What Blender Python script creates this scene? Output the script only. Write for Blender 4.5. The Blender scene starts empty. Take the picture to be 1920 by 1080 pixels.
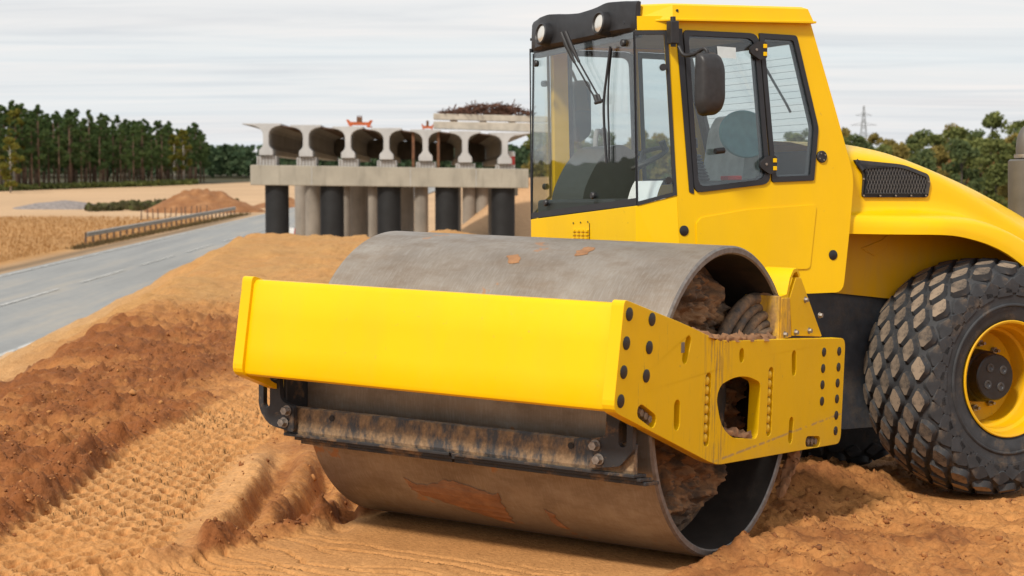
import bpy, bmesh, math, random
import numpy as np
from mathutils import Matrix, Vector, noise as mnoise
from mathutils.geometry import tessellate_polygon
R = math.radians
random.seed(7); rng = np.random.default_rng(7)
sc = bpy.context.scene
COL = sc.collection

# ------------------------------------------------------------------ camera
FPX = 3532.0
cam = bpy.data.cameras.new('camera'); cam_o = bpy.data.objects.new('camera', cam); COL.objects.link(cam_o)
cam.sensor_width = 36; cam.lens = FPX / 1920 * 36; cam.clip_start = .1; cam.clip_end = 6000
cam_o.location = (0, 0, 2.063); cam_o.rotation_euler = (R(90) - math.atan(255 / FPX), 0, 0)
cam.dof.use_dof = True; cam.dof.focus_distance = 10.6; cam.dof.aperture_fstop = 4.5
sc.camera = cam_o
# ------------------------------------------------------------------ sky and sun
SUN_DIR = Vector((-.35, -.60, .71)).normalized()            # towards the sun
world = bpy.data.worlds.new('World'); sc.world = world; world.use_nodes = True
def build_world():
    nt = world.node_tree; N = nt.nodes; L = nt.links; N.clear()
    out = N.new('ShaderNodeOutputWorld'); bg = N.new('ShaderNodeBackground')
    sky = N.new('ShaderNodeTexSky'); sky.sky_type = 'NISHITA'; sky.sun_disc = False
    sky.sun_elevation = math.asin(SUN_DIR.z); sky.sun_rotation = math.atan2(SUN_DIR.x, SUN_DIR.y)
    sky.air_density = 1.2; sky.dust_density = 2.0
    tc = N.new('ShaderNodeTexCoord'); sep = N.new('ShaderNodeSeparateXYZ')
    L.new(tc.outputs['Generated'], sep.inputs[0])
    def math_(op, a, b=None):
        n = N.new('ShaderNodeMath'); n.operation = op
        for i, v in enumerate((a, b)):
            if v is None: continue
            if isinstance(v, (int, float)): n.inputs[i].default_value = v
            else: L.new(v, n.inputs[i])
        return n.outputs[0]
    zz = math_('ADD', math_('MAXIMUM', sep.outputs[2], 0.0), .045)
    cx = math_('DIVIDE', sep.outputs[0], zz); cy = math_('DIVIDE', sep.outputs[1], zz)
    cmb = N.new('ShaderNodeCombineXYZ'); L.new(math_('MULTIPLY', cx, .30), cmb.inputs[0]); L.new(math_('MULTIPLY', cy, 1.0), cmb.inputs[1])
    nz = N.new('ShaderNodeTexNoise'); nz.inputs['Scale'].default_value = .95; nz.inputs['Detail'].default_value = 8; nz.inputs['Roughness'].default_value = .62
    nz.inputs['Distortion'].default_value = 1.1
    L.new(cmb.outputs[0], nz.inputs['Vector'])
    rp = N.new('ShaderNodeValToRGB'); e = rp.color_ramp.elements
    e[0].position = .28; e[0].color = (.64, .675, .71, 1)
    e[1].position = .68; e[1].color = (.83, .815, .805, 1)
    m = e.new(.49); m.color = (.745, .77, .785, 1)
    L.new(nz.outputs[0], rp.inputs[0])
    nz2 = N.new('ShaderNodeTexNoise'); nz2.inputs['Scale'].default_value = .21; nz2.inputs['Detail'].default_value = 3
    L.new(cmb.outputs[0], nz2.inputs['Vector'])
    tint = N.new('ShaderNodeValToRGB'); t = tint.color_ramp.elements
    t[0].position = .38; t[0].color = (.97, 1.0, 1.02, 1); t[1].position = .62; t[1].color = (1.05, 1.0, .985, 1)
    L.new(nz2.outputs[0], tint.inputs[0])
    mul = N.new('ShaderNodeMixRGB'); mul.blend_type = 'MULTIPLY'; mul.inputs[0].default_value = 1
    L.new(rp.outputs[0], mul.inputs[1]); L.new(tint.outputs[0], mul.inputs[2])
    sk = N.new('ShaderNodeMixRGB'); sk.blend_type = 'MULTIPLY'; sk.inputs[0].default_value = 1; sk.inputs[2].default_value = (.09, .09, .09, 1)
    L.new(sky.outputs[0], sk.inputs[1])
    mix = N.new('ShaderNodeMixRGB'); mix.inputs[0].default_value = .88
    L.new(sk.outputs[0], mix.inputs[1]); L.new(mul.outputs[0], mix.inputs[2])
    L.new(mix.outputs[0], bg.inputs[0]); bg.inputs[1].default_value = 1.0
    L.new(bg.outputs[0], out.inputs[0])
build_world()
sun = bpy.data.lights.new('sun', 'SUN'); sun.energy = 3.0; sun.angle = R(7); sun.color = (1, .93, .82)
sun_o = bpy.data.objects.new('sun', sun); COL.objects.link(sun_o)
sun_o.rotation_euler = (-SUN_DIR).to_track_quat('-Z', 'Y').to_euler()
vs = sc.view_settings; vs.view_transform = 'Standard'; vs.look = 'None'; vs.exposure = .22; vs.gamma = 1; vs.use_curve_mapping = False
sc.render.engine = 'CYCLES'; cy = sc.cycles
cy.use_denoising = True; cy.max_bounces = 8; cy.transparent_max_bounces = 24; cy.diffuse_bounces = 3; cy.glossy_bounces = 3
cy.caustics_reflective = False; cy.caustics_refractive = False; cy.use_adaptive_sampling = True; cy.adaptive_threshold = .01

# ------------------------------------------------------------------ materials
MAT = {}
class NB:
    def __init__(s, name):
        s.m = bpy.data.materials.new(name); s.m.use_nodes = True; s.t = s.m.node_tree; s.N = s.t.nodes; s.L = s.t.links
        s.bsdf = s.N['Principled BSDF']; MAT[name] = s.m
        s.tc = s.N.new('ShaderNodeTexCoord')
    def n(s, typ, **kw):
        o = s.N.new(typ)
        for k, v in kw.items():
            if hasattr(o, k): setattr(o, k, v)
        return o
    def noise(s, scale, detail=4, rough=.55, vec=None, stretch=None, dist=0):
        o = s.N.new('ShaderNodeTexNoise'); o.inputs['Scale'].default_value = scale; o.inputs['Detail'].default_value = detail
        o.inputs['Roughness'].default_value = rough; o.inputs['Distortion'].default_value = dist
        v = vec or s.tc.outputs['Object']
        if stretch:
            mp = s.N.new('ShaderNodeMapping'); mp.inputs['Scale'].default_value = stretch; s.L.new(v, mp.inputs[0]); v = mp.outputs[0]
        s.L.new(v, o.inputs['Vector']); return o.outputs[0]
    def ramp(s, fac, stops):
        o = s.N.new('ShaderNodeValToRGB'); e = o.color_ramp.elements
        e[0].position, e[0].color = stops[0][0], tuple(stops[0][1]) + (1,)
        e[1].position, e[1].color = stops[-1][0], tuple(stops[-1][1]) + (1,)
        for p, c in stops[1:-1]:
            k = e.new(p); k.color = tuple(c) + (1,)
        s.L.new(fac, o.inputs[0]); return o.outputs[0]
    def fac(s, f, a, b):       # remap 0..1 clamp
        o = s.N.new('ShaderNodeMapRange'); o.inputs[1].default_value = a; o.inputs[2].default_value = b; s.L.new(f, o.inputs[0]); return o.outputs[0]
    def mix(s, f, a, b, mode='MIX'):
        o = s.N.new('ShaderNodeMixRGB'); o.blend_type = mode
        for i, v in enumerate((f, a, b)):
            if isinstance(v, (int, float)): o.inputs[i].default_value = v
            elif isinstance(v, tuple): o.inputs[i].default_value = v + (1,) if len(v) == 3 else v
            else: s.L.new(v, o.inputs[i])
        return o.outputs[0]
    def m2(s, op, a, b):
        o = s.N.new('ShaderNodeMath'); o.operation = op
        for i, v in enumerate((a, b)):
            if isinstance(v, (int, float)): o.inputs[i].default_value = v
            else: s.L.new(v, o.inputs[i])
        return o.outputs[0]
    def set(s, **kw):
        for k, v in kw.items():
            i = s.bsdf.inputs[k.replace('_', ' ')]
            if isinstance(v, (int, float)): i.default_value = v
            elif isinstance(v, tuple): i.default_value = v + (1,) if len(v) == 3 else v
            else: s.L.new(v, i)
        return s
    def bump(s, h, strength=.3, dist=.01):
        o = s.N.new('ShaderNodeBump'); o.inputs['Strength'].default_value = strength; o.inputs['Distance'].default_value = dist
        s.L.new(h, o.inputs['Height']); s.L.new(o.outputs[0], s.bsdf.inputs['Normal']); return s

def simple(name, col, rough=.6, metal=0, var=.12, scale=8, bump=0, bscale=60):
    b = NB(name); nz = b.noise(scale, 5)
    c0 = tuple(max(0, x * (1 - var)) for x in col); c1 = tuple(min(1, x * (1 + var)) for x in col)
    b.set(Base_Color=b.ramp(nz, [(.3, c0), (.7, c1)]), Roughness=rough, Metallic=metal)
    if bump: b.bump(b.noise(bscale, 4), bump, .004)
    return b

# yellow paint: faint fading and dust film, dried splashes and fine scratches
def yellow(name, dust=.12, streak=0.0, base=(.84, .512, .0005)):
    b = NB(name)
    n1 = b.noise(1.7, 5); n2 = b.noise(26, 5, .65); n3 = b.noise(5, 6, .6, stretch=(1, 1, .22))
    c = b.ramp(n1, [(.3, tuple(x * .95 for x in base)), (.7, tuple(min(1, x * 1.03) for x in base))])
    film = b.m2('MULTIPLY', b.fac(n3, .42, .78), dust)
    c = b.mix(film, c, (.50, .31, .07))
    spots = b.m2('MULTIPLY', b.fac(n2, .67, .78), .45 + streak * .4)
    c = b.mix(spots, c, (.36, .22, .10))
    if streak:
        st = b.noise(30, 6, .7, stretch=(1, 1, .12)); reg = b.noise(2.3, 3, .5)
        k = b.m2('MULTIPLY', b.fac(st, .60, .68), b.fac(reg, .50, .62))
        c = b.mix(b.m2('MULTIPLY', k, streak), c, (.20, .13, .07))
        if streak > .8:        # run-down dirt below the muddy frame edge, and a long scrape near the bottom
            sp_ = b.N.new('ShaderNodeSeparateXYZ'); b.L.new(b.tc.outputs['Object'], sp_.inputs[0])
            q = b.m2('ABSOLUTE', b.m2('ADD', sp_.outputs[1], .27), 0); g = b.m2('MULTIPLY', b.fac(q, .20, .02), b.fac(b.noise(42, 6, .72, stretch=(1, 1, .08)), .50, .60))
            c = b.mix(b.m2('MULTIPLY', g, .75), c, (.24, .15, .075))
            q = b.m2('ABSOLUTE', b.m2('SUBTRACT', b.m2('ADD', sp_.outputs[2], b.m2('MULTIPLY', sp_.outputs[1], -.035)), .545), 0); g = b.m2('MULTIPLY', b.fac(q, .009, .003), b.fac(b.noise(20, 5), .40, .55)); g = b.m2('MULTIPLY', g, b.fac(sp_.outputs[1], -.3, -.2))
            c = b.mix(b.m2('MULTIPLY', g, .7), c, (.34, .25, .16))
            c = b.mix(b.m2('MULTIPLY', b.fac(b.m2('ADD', sp_.outputs[2], b.m2('MULTIPLY', b.noise(9, 5), .3)), .78, .55), .22), c, (.42, .26, .10))
    b.set(Base_Color=c, Roughness=b.ramp(n2, [(.3, (.30,) * 3), (.7, (.46,) * 3)]), Specular_IOR_Level=.24)
    b.set(Coat_Weight=.0)
    b.bump(b.noise(14, 3), .04, .01)
yellow('yellow_paint', .12); yellow('yellow_frame', .12, .9); yellow('yellow_dusty', .75, .3, (.66, .36, .004)); yellow('yellow_rim', .55, .5, (.76, .42, .003))
def muddy(name, base, mud=(.26, .155, .075), lo=.46, hi=.62, scale=5, rough=.55, metal=0, stretch=(1, 1, 1)):
    b = NB(name); a = b.noise(scale, 8, .68, stretch=stretch); f = b.noise(60, 4, .6)
    k = b.fac(a, lo, hi); base2 = b.ramp(b.noise(12, 4), [(.3, tuple(x * .75 for x in base)), (.7, tuple(x * 1.3 for x in base))])
    mudc = b.ramp(f, [(.3, tuple(x * .7 for x in mud)), (.7, tuple(x * 1.25 for x in mud))])
    b.set(Base_Color=b.mix(k, base2, mudc), Roughness=b.ramp(k, [(0, (rough,) * 3), (1, (.95,) * 3)]), Metallic=metal)
    b.bump(b.m2('ADD', k, b.m2('MULTIPLY', f, .4)), .35, .006)
    return b
muddy('black_steel', (.022, .023, .026), lo=.52, hi=.66)
muddy('scraper_steel', (.040, .042, .046), (.26, .175, .10), lo=.42, hi=.58, scale=15, stretch=(1, 1, .45))
muddy('chassis_steel', (.030, .036, .045), (.11, .085, .06), lo=.48, hi=.85, rough=.5)
muddy('yellow_muddy', (.80, .46, .002), (.34, .20, .08), lo=.44, hi=.62, scale=7, stretch=(1, 1, .3), rough=.4)
muddy('hose_rubber', (.06, .05, .042), (.25, .16, .09), lo=.38, hi=.62, scale=14)
simple('black_plastic', (.018, .018, .02), .5, 0, .3, 20, .15, 200)
simple('hub_black', (.012, .012, .014), .38, 0, .4, 18, .2, 50); simple('black_cap', (.010, .011, .014), .42, 0, .3, 20)
simple('rubber_seal', (.016, .018, .023), .5)
simple('mirror_shell', (.022, .021, .022), .45, 0, .25, 30, .1, 300)
muddy('tyre_rubber', (.030, .032, .036), (.16, .115, .075), lo=.52, hi=.80, scale=7, rough=.75)
def lug_mat():
    b = NB('lug_face'); n = b.noise(18, 6, .65); info = b.n('ShaderNodeObjectInfo')
    dust = b.mix(info.outputs['Random'], (.15, .115, .085), (.30, .23, .165))
    k = b.fac(b.m2('ADD', n, b.m2('MULTIPLY', info.outputs['Random'], .14)), .36, .62)
    b.set(Base_Color=b.mix(k, (.04, .036, .034), dust), Roughness=.9); b.bump(n, .4, .006)
lug_mat()
# drum shell: worn steel with dust, scratches round the drum and rust-red soil stuck on
def drum_mat():
    b = NB('drum_steel')
    n1 = b.noise(1.6, 6, .6); n2 = b.noise(9, 7, .7, stretch=(.5, 1, 1)); n3 = b.noise(140, 3, .5, stretch=(1, .12, .12)); n4 = b.noise(3.2, 6, .62)
    c = b.ramp(n1, [(.3, (.20, .158, .12)), (.55, (.295, .248, .20)), (.75, (.40, .355, .30))])
    c = b.mix(b.m2('MULTIPLY', b.fac(n3, .45, .75), .35), c, (.45, .42, .38))
    c = b.mix(b.m2('MULTIPLY', b.fac(n2, .46, .72), .60), c, (.175, .12, .075))
    n5 = b.noise(5, 7, .7, stretch=(.35, 1, 1)); c = b.mix(b.m2('MULTIPLY', b.fac(n5, .54, .66), .22), c, (.28, .20, .13))
    c = b.mix(b.m2('MULTIPLY', b.fac(n4, .635, .66), .75), c, (.42, .20, .085))
    b.set(Base_Color=c, Roughness=b.ramp(n2, [(.3, (.36,) * 3), (.7, (.58,) * 3)]), Metallic=.5)
    b.bump(b.m2('ADD', n2, b.m2('MULTIPLY', n3, .5)), .14, .004)
drum_mat()
simple('drum_edge', (.20, .18, .165), .5, .5, .25, 30, .3, 120)
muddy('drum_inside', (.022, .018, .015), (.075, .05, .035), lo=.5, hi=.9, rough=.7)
def mud_mat():
    b = NB('dried_mud'); n = b.noise(7, 8, .65); f = b.noise(45, 5, .6)
    c = b.ramp(n, [(.3, (.06, .05, .043)), (.44, (.15, .10, .065)), (.56, (.33, .18, .085)), (.75, (.42, .25, .13))])
    b.set(Base_Color=c, Roughness=.95); b.bump(f, .7, .01)
mud_mat()
b = NB('stuck_soil'); b.set(Base_Color=b.ramp(b.noise(14, 7, .65), [(.3, (.22, .11, .055)), (.6, (.33, .165, .075)), (.8, (.42, .22, .10))]), Roughness=.95); b.bump(b.noise(60, 5), .5, .005)
# glass
def glass(name, tint, refl):
    m = bpy.data.materials.new(name); m.use_nodes = True; t = m.node_tree; N = t.nodes; L = t.links; N.clear(); MAT[name] = m
    o = N.new('ShaderNodeOutputMaterial'); tr = N.new('ShaderNodeBsdfTransparent'); gl = N.new('ShaderNodeBsdfGlossy'); mx = N.new('ShaderNodeMixShader')
    tr.inputs[0].default_value = tint + (1,); gl.inputs['Roughness'].default_value = .015; gl.inputs['Color'].default_value = (.96, .98, 1, 1)
    lw = N.new('ShaderNodeLayerWeight'); lw.inputs[0].default_value = .5
    p = N.new('ShaderNodeMath'); p.operation = 'POWER'; p.inputs[1].default_value = 4; L.new(lw.outputs['Facing'], p.inputs[0])
    k = N.new('ShaderNodeMath'); k.operation = 'MULTIPLY_ADD'; k.inputs[1].default_value = .85; k.inputs[2].default_value = refl; L.new(p.outputs[0], k.inputs[0])
    tcn = N.new('ShaderNodeTexCoord'); nz = N.new('ShaderNodeTexNoise'); nz.inputs['Scale'].default_value = 3; L.new(tcn.outputs['Object'], nz.inputs['Vector'])
    bp = N.new('ShaderNodeBump'); bp.inputs['Strength'].default_value = .05; bp.inputs['Distance'].default_value = .02; L.new(nz.outputs[0], bp.inputs['Height']); L.new(bp.outputs[0], gl.inputs['Normal'])
    L.new(k.outputs[0], mx.inputs[0]); L.new(tr.outputs[0], mx.inputs[1]); L.new(gl.outputs[0], mx.inputs[2]); L.new(mx.outputs[0], o.inputs[0])
glass('clear_glass', (.945, .965, .955), .055); glass('tinted_glass', (.88, .92, .925), .06)
b = NB('lamp_lens'); b.set(Base_Color=(.75, .72, .66), Roughness=.12, Metallic=.6); b.bump(b.noise(160, 1), .4, .003)
simple('cab_lining', (.30, .30, .31), .8, 0, .1, 6); simple('cab_dark', (.035, .042, .050), .6, 0, .2, 9); simple('console_plastic', (.028, .034, .032), .42, 0, .2, 9)
simple('seat_wrap', (.42, .47, .45), .35, 0, .25, 12, .6, 25); simple('teal_fabric', (.15, .37, .43), .7, 0, .12, 20, .2, 150)
simple('paper', (.75, .76, .78), .8, 0, .04); simple('bolt_steel', (.30, .27, .24), .45, .7, .3, 40); simple('bolt_muddy', (.17, .12, .08), .9, 0, .4, 40)
simple('sticker', (.55, .62, .64), .5); simple('red_plastic', (.55, .04, .03), .4)
simple('grille_wire', (.20, .20, .20), .4, .6); simple('exhaust_steel', (.13, .12, .108), .6, .4, .2, 5)
# setting
def concrete(name, col, dark=.6):
    b = NB(name); a = b.noise(.9, 7, .6); s = b.noise(3, 6, .65, stretch=(1, 1, .18)); f = b.noise(30, 5)
    c = b.ramp(a, [(.3, tuple(x * .82 for x in col)), (.7, tuple(x * 1.12 for x in col))])
    c = b.mix(b.m2('MULTIPLY', b.fac(s, .5, .72), dark), c, tuple(x * .5 for x in col))
    b.set(Base_Color=c, Roughness=.88); b.bump(f, .25, .01)
concrete('girder_concrete', (.42, .425, .425), .22); concrete('cap_concrete', (.33, .305, .25), .55); concrete('column_concrete', (.27, .235, .195), .5)
simple('bitumen', (.006, .0065, .0075), .7, 0, .5, 2, .3, 12)
simple('rust_steel', (.13, .06, .03), .9, 0, .4, 8); simple('formwork_wood', (.10, .062, .042), .9, 0, .3, 5); simple('orange_paint', (.42, .09, .02), .6, 0, .3, 6)
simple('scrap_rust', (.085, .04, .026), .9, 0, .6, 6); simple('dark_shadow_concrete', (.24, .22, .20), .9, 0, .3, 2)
simple('plank_concrete', (.40, .36, .30), .9, 0, .2, 3); simple('white_plastic', (.75, .75, .73), .5); simple('barrier_red', (.42, .06, .04), .6, 0, .2, 6)
simple('rail_steel', (.30, .29, .26), .5, .3, .2, 6); simple('post_wood', (.09, .06, .045), .9, 0, .3, 8); simple('pylon_steel', (.32, .33, .34), .6, .3)
b = NB('asphalt'); a1 = b.noise(.9, 6, .65, stretch=(1, .05, 1)); a2 = b.noise(3, 6)
c = b.ramp(a1, [(.3, (.185, .19, .19)), (.5, (.245, .25, .245)), (.7, (.36, .315, .255))]); b.set(Base_Color=b.mix(.3, c, b.ramp(a2, [(.3, (.19, .19, .185)), (.7, (.31, .295, .27))])), Roughness=.8)
b = NB('road_paint'); b.set(Base_Color=b.ramp(b.noise(2.5, 6, .7), [(.40, (.29, .285, .27)), (.62, (.58, .57, .54))]), Roughness=.7)
simple('gravel_grey', (.22, .19, .175), .95, 0, .35, 3, .8, 6); 
b = NB('heap_soil'); b.set(Base_Color=b.ramp(b.noise(.9, 7, .6), [(.3, (.21, .085, .03)), (.55, (.30, .135, .05)), (.75, (.42, .21, .09))]), Roughness=.95); b.bump(b.noise(3, 7, .65), 1.0, .25)
def foliage(name, lo, mid, hi):
    b = NB(name); g = b.n('ShaderNodeNewGeometry'); info = b.n('ShaderNodeObjectInfo')
    v = b.m2('ADD', b.m2('MULTIPLY', g.outputs['Random Per Island'], .75), b.m2('MULTIPLY', info.outputs['Random'], .25))
    b.set(Base_Color=b.ramp(v, [(0, lo), (.5, mid), (1, hi)]), Roughness=.75, Specular_IOR_Level=.2)
    tr = b.N.new('ShaderNodeBsdfTranslucent'); b.L.new(b.bsdf.inputs['Base Color'].links[0].from_socket, tr.inputs[0])
    mx = b.N.new('ShaderNodeMixShader'); mx.inputs[0].default_value = .38
    b.L.new(b.bsdf.outputs[0], mx.inputs[1]); b.L.new(tr.outputs[0], mx.inputs[2]); b.L.new(mx.outputs[0], b.N['Material Output'].inputs[0])
foliage('pine_needles', (.040, .070, .024), (.072, .118, .036), (.13, .165, .052))
foliage('birch_leaves', (.10, .115, .020), (.17, .165, .028), (.26, .20, .035))
foliage('green_leaves', (.10, .125, .04), (.16, .18, .055), (.23, .235, .07))
foliage('olive_leaves', (.18, .155, .045), (.27, .215, .06), (.36, .265, .08))
foliage('rust_leaves', (.22, .11, .045), (.30, .155, .06), (.38, .21, .075))
foliage('dark_leaves', (.07, .098, .04), (.115, .145, .055), (.165, .19, .07))
foliage('far_leaves', (.04, .075, .04), (.065, .105, .05), (.09, .125, .058))
foliage('scrub_leaves', (.075, .06, .035), (.10, .09, .04), (.11, .12, .04))
foliage('shade_weed_blades', (.09, .06, .03), (.12, .085, .04), (.14, .11, .045))  # brown carries the tone of the shadow strip under the guardrail
foliage('dry_grass_blades', (.33, .17, .06), (.40, .22, .085), (.45, .27, .115))
simple('pine_bark', (.155, .095, .065), .9, 0, .35, 1.5); simple('birch_bark', (.40, .37, .33), .9, 0, .3, 1.5); simple('dark_bark', (.07, .055, .042), .9, 0, .3, 2)

# ------------------------------------------------------------------ helpers
def link(o, parent=None, M=None):
    COL.objects.link(o)
    if parent is not None: o.parent = parent
    if M is not None: o.matrix_local = M
    return o
def mesh(name, verts, faces, mat, smooth=None, midx=None):
    me = bpy.data.meshes.new(name); me.from_pydata([tuple(v) for v in verts], [], faces)
    for m in (mat if isinstance(mat, (list, tuple)) else [mat]): me.materials.append(MAT[m])
    if midx is not None: me.polygons.foreach_set('material_index', midx)
    bm = bmesh.new(); bm.from_mesh(me); bmesh.ops.recalc_face_normals(bm, faces=bm.faces); bm.to_mesh(me); bm.free()
    if smooth is not None:
        me.shade_smooth()
        if smooth < 180: me.set_sharp_from_angle(angle=R(smooth))
    return me
def obj(name, me, parent=None, M=None, bevel=0, seg=2):
    o = bpy.data.objects.new(name, me); link(o, parent, M)
    if bevel:
        m = o.modifiers.new('bevel', 'BEVEL'); m.width = bevel; m.segments = seg; m.limit_method = 'ANGLE'; m.angle_limit = R(40); m.harden_normals = False
    return o
def tag(o, label=None, cat=None, group=None, kind=None):
    for k, v in (('label', label), ('category', cat), ('group', group), ('kind', kind)):
        if v: o[k] = v
    return o
def thing(name, loc, label, cat, group=None, rz=0):
    o = bpy.data.objects.new(name, None); COL.objects.link(o); o.location = loc; o.rotation_euler = (0, 0, rz); o.empty_display_size = .2
    return tag(o, label, cat, group)
def copy_tree(o, parent=None):
    c = o.copy(); COL.objects.link(c); c.parent = parent
    for ch in o.children: copy_tree(ch, c)
    return c
class MB:      # mesh collector
    def __init__(s): s.v = []; s.f = []; s.mi = []
    def add(s, v, f, mi=0):
        k = len(s.v); s.v += [tuple(p) for p in v]; s.f += [tuple(i + k for i in q) for q in f]; s.mi += [mi] * len(f); return s
    def box(s, a, b, mi=0):
        x0, y0, z0 = a; x1, y1, z1 = b
        return s.add([(x0, y0, z0), (x1, y0, z0), (x1, y1, z0), (x0, y1, z0), (x0, y0, z1), (x1, y0, z1), (x1, y1, z1), (x0, y1, z1)],
                     [(0, 3, 2, 1), (4, 5, 6, 7), (0, 1, 5, 4), (1, 2, 6, 5), (2, 3, 7, 6), (3, 0, 4, 7)], mi)
    def tube(s, pts, r, n=8, mi=0, cap=True):
        pts = [Vector(p) for p in pts]; rs = r if isinstance(r, (list, tuple)) else [r] * len(pts); rings = []; prev = None
        for i, p in enumerate(pts):
            d = (pts[min(i + 1, len(pts) - 1)] - pts[max(i - 1, 0)]).normalized()
            u = prev - d * prev.dot(d) if prev is not None else d.orthogonal()
            u.normalize(); prev = u; w = d.cross(u)
            rings.append([p + (u * math.cos(2 * math.pi * k / n) + w * math.sin(2 * math.pi * k / n)) * rs[i] for k in range(n)])
        v = [q for ring in rings for q in ring]; f = []
        for i in range(len(pts) - 1):
            for k in range(n): f.append((i * n + k, i * n + (k + 1) % n, (i + 1) * n + (k + 1) % n, (i + 1) * n + k))
        if cap: f.append(tuple(range(n))[::-1]); f.append(tuple((len(pts) - 1) * n + k for k in range(n)))
        return s.add(v, f, mi)
    def lathe(s, prof, n=48, axis='X', c=(0, 0, 0), mi=0, closed=False):   # prof: (along, radius)
        v = []; f = []; m = len(prof)
        for k in range(n):
            a = 2 * math.pi * k / n
            for t, r in prof:
                p = (t, r * math.cos(a), r * math.sin(a))
                if axis == 'Y': p = (p[1], p[0], p[2])
                if axis == 'Z': p = (p[1], p[2], p[0])
                v.append((p[0] + c[0], p[1] + c[1], p[2] + c[2]))
        for k in range(n):
            for i in range(m - (0 if closed else 1)):
                f.append((k * m + i, k * m + (i + 1) % m, ((k + 1) % n) * m + (i + 1) % m, ((k + 1) % n) * m + i))
        return s.add(v, f, mi)
    def plate(s, outline, holes, w0, w1, fn, mi=0):   # 2-D polygon with holes, between w0 and w1, fn(u,v,w)->xyz
        loops = [list(outline)] + [list(h) for h in holes]
        tris = tessellate_polygon([[Vector((p[0], p[1], 0)) for p in l] for l in loops])
        flat = [p for l in loops for p in l]; n = len(flat)
        v = [fn(p[0], p[1], w0) for p in flat] + [fn(p[0], p[1], w1) for p in flat]
        f = [tuple(t) for t in tris] + [tuple(i + n for i in t)[::-1] for t in tris]; k = 0
        for l in loops:
            m = len(l)
            for i in range(m): a, b_ = k + i, k + (i + 1) % m; f.append((a, b_, b_ + n, a + n))
            k += m
        return s.add(v, f, mi)
    def me(s, name, mat, smooth=None): return mesh(name, s.v, s.f, mat, smooth, s.mi if isinstance(mat, (list, tuple)) else None)
    def build(s, name, mat, parent=None, M=None, smooth=None, bevel=0, seg=2): return obj(name, s.me(name, mat, smooth), parent, M, bevel, seg)
def rounded(pts, r, n=4):
    out = []; m = len(pts)
    for i in range(m):
        p = Vector(pts[i]).to_2d(); a = Vector(pts[i - 1]).to_2d() - p; c = Vector(pts[(i + 1) % m]).to_2d() - p
        rr = r[i] if isinstance(r, (list, tuple)) else r; rr = min(rr, a.length * .45, c.length * .45)
        if rr < 1e-5: out.append(tuple(p)); continue
        p0 = p + a.normalized() * rr; p1 = p + c.normalized() * rr
        for k in range(n + 1):
            t = k / n; q = p0 * (1 - t) ** 2 + p * 2 * t * (1 - t) + p1 * t ** 2; out.append(tuple(q))
    return out
def slot(a, b, r, n=6):          # stadium between 2 points
    a = Vector(a); b = Vector(b); d = (b - a); ang = math.atan2(d.y, d.x); out = []
    for c, s0 in ((b, ang - math.pi / 2), (a, ang + math.pi / 2)):
        for k in range(n + 1): out.append((c.x + r * math.cos(s0 + math.pi * k / n), c.y + r * math.sin(s0 + math.pi * k / n)))
    return out
def inset(pts, d):
    out = []; m = len(pts); area = sum(pts[i][0] * pts[(i + 1) % m][1] - pts[(i + 1) % m][0] * pts[i][1] for i in range(m)); sg = 1 if area > 0 else -1
    for i in range(m):
        p = Vector(pts[i]); a = (p - Vector(pts[i - 1])).normalized(); c = (Vector(pts[(i + 1) % m]) - p).normalized()
        n1 = Vector((-a.y, a.x)) * sg; n2 = Vector((-c.y, c.x)) * sg; b_ = (n1 + n2); b_ = b_ / max(.3, b_.length_squared) * 2
        out.append(tuple(p + b_ * d))
    return out
def hash2(ix, iy, seed):
    h = (ix.astype(np.int64) * 374761393 + iy.astype(np.int64) * 668265263 + seed * 1442695041) & 0xffffffff
    h = ((h ^ (h >> 13)) * 1274126177) & 0xffffffff
    return ((h ^ (h >> 16)) & 0xffff) / 65535.0
def vn(x, y, seed=0):
    ix = np.floor(x); iy = np.floor(y); fx = x - ix; fy = y - iy
    fx = fx * fx * fx * (fx * (fx * 6 - 15) + 10); fy = fy * fy * fy * (fy * (fy * 6 - 15) + 10)
    a = hash2(ix, iy, seed); b_ = hash2(ix + 1, iy, seed); c = hash2(ix, iy + 1, seed); d = hash2(ix + 1, iy + 1, seed)
    return (a * (1 - fx) + b_ * fx) * (1 - fy) + (c * (1 - fx) + d * fx) * fy
def fbm(x, y, oct=4, seed=0, gain=.5):
    t = 0; a = 1; n = 0
    for o in range(oct):
        ca, sa = math.cos(o * 1.1 + seed), math.sin(o * 1.1 + seed); k = 2.03 ** o
        t = t + a * (vn((x * ca - y * sa) * k + 17 * o, (x * sa + y * ca) * k - 9 * o, seed * 31 + o) - .5); n += a; a *= gain
    return t / n * 2          # about -1..1
def clod_field(x, y, seed, keep=.5):
    """rounded separate lumps: cellular noise with some cells left empty"""
    ix = np.floor(x); iy = np.floor(y); out = np.zeros_like(x)
    for dx in (-1, 0, 1):
        for dy in (-1, 0, 1):
            cx, cy_ = ix + dx, iy + dy; px, py = cx + hash2(cx, cy_, seed), cy_ + hash2(cx, cy_, seed + 1); r = hash2(cx, cy_, seed + 2)
            rad = np.where(r > keep, .25 + .55 * (r - keep) / (1 - keep), 1e-3); an = .6 + .8 * hash2(cx, cy_, seed + 3)
            q = 1 - (((x - px) * an) ** 2 + ((y - py) / an) ** 2) / rad ** 2
            out = np.maximum(out, np.sqrt(np.maximum(q, 0)) * rad)
    return out
def ss(a, b_, x): t = np.clip((x - a) / (b_ - a), 0, 1); return t * t * (3 - 2 * t)

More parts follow.
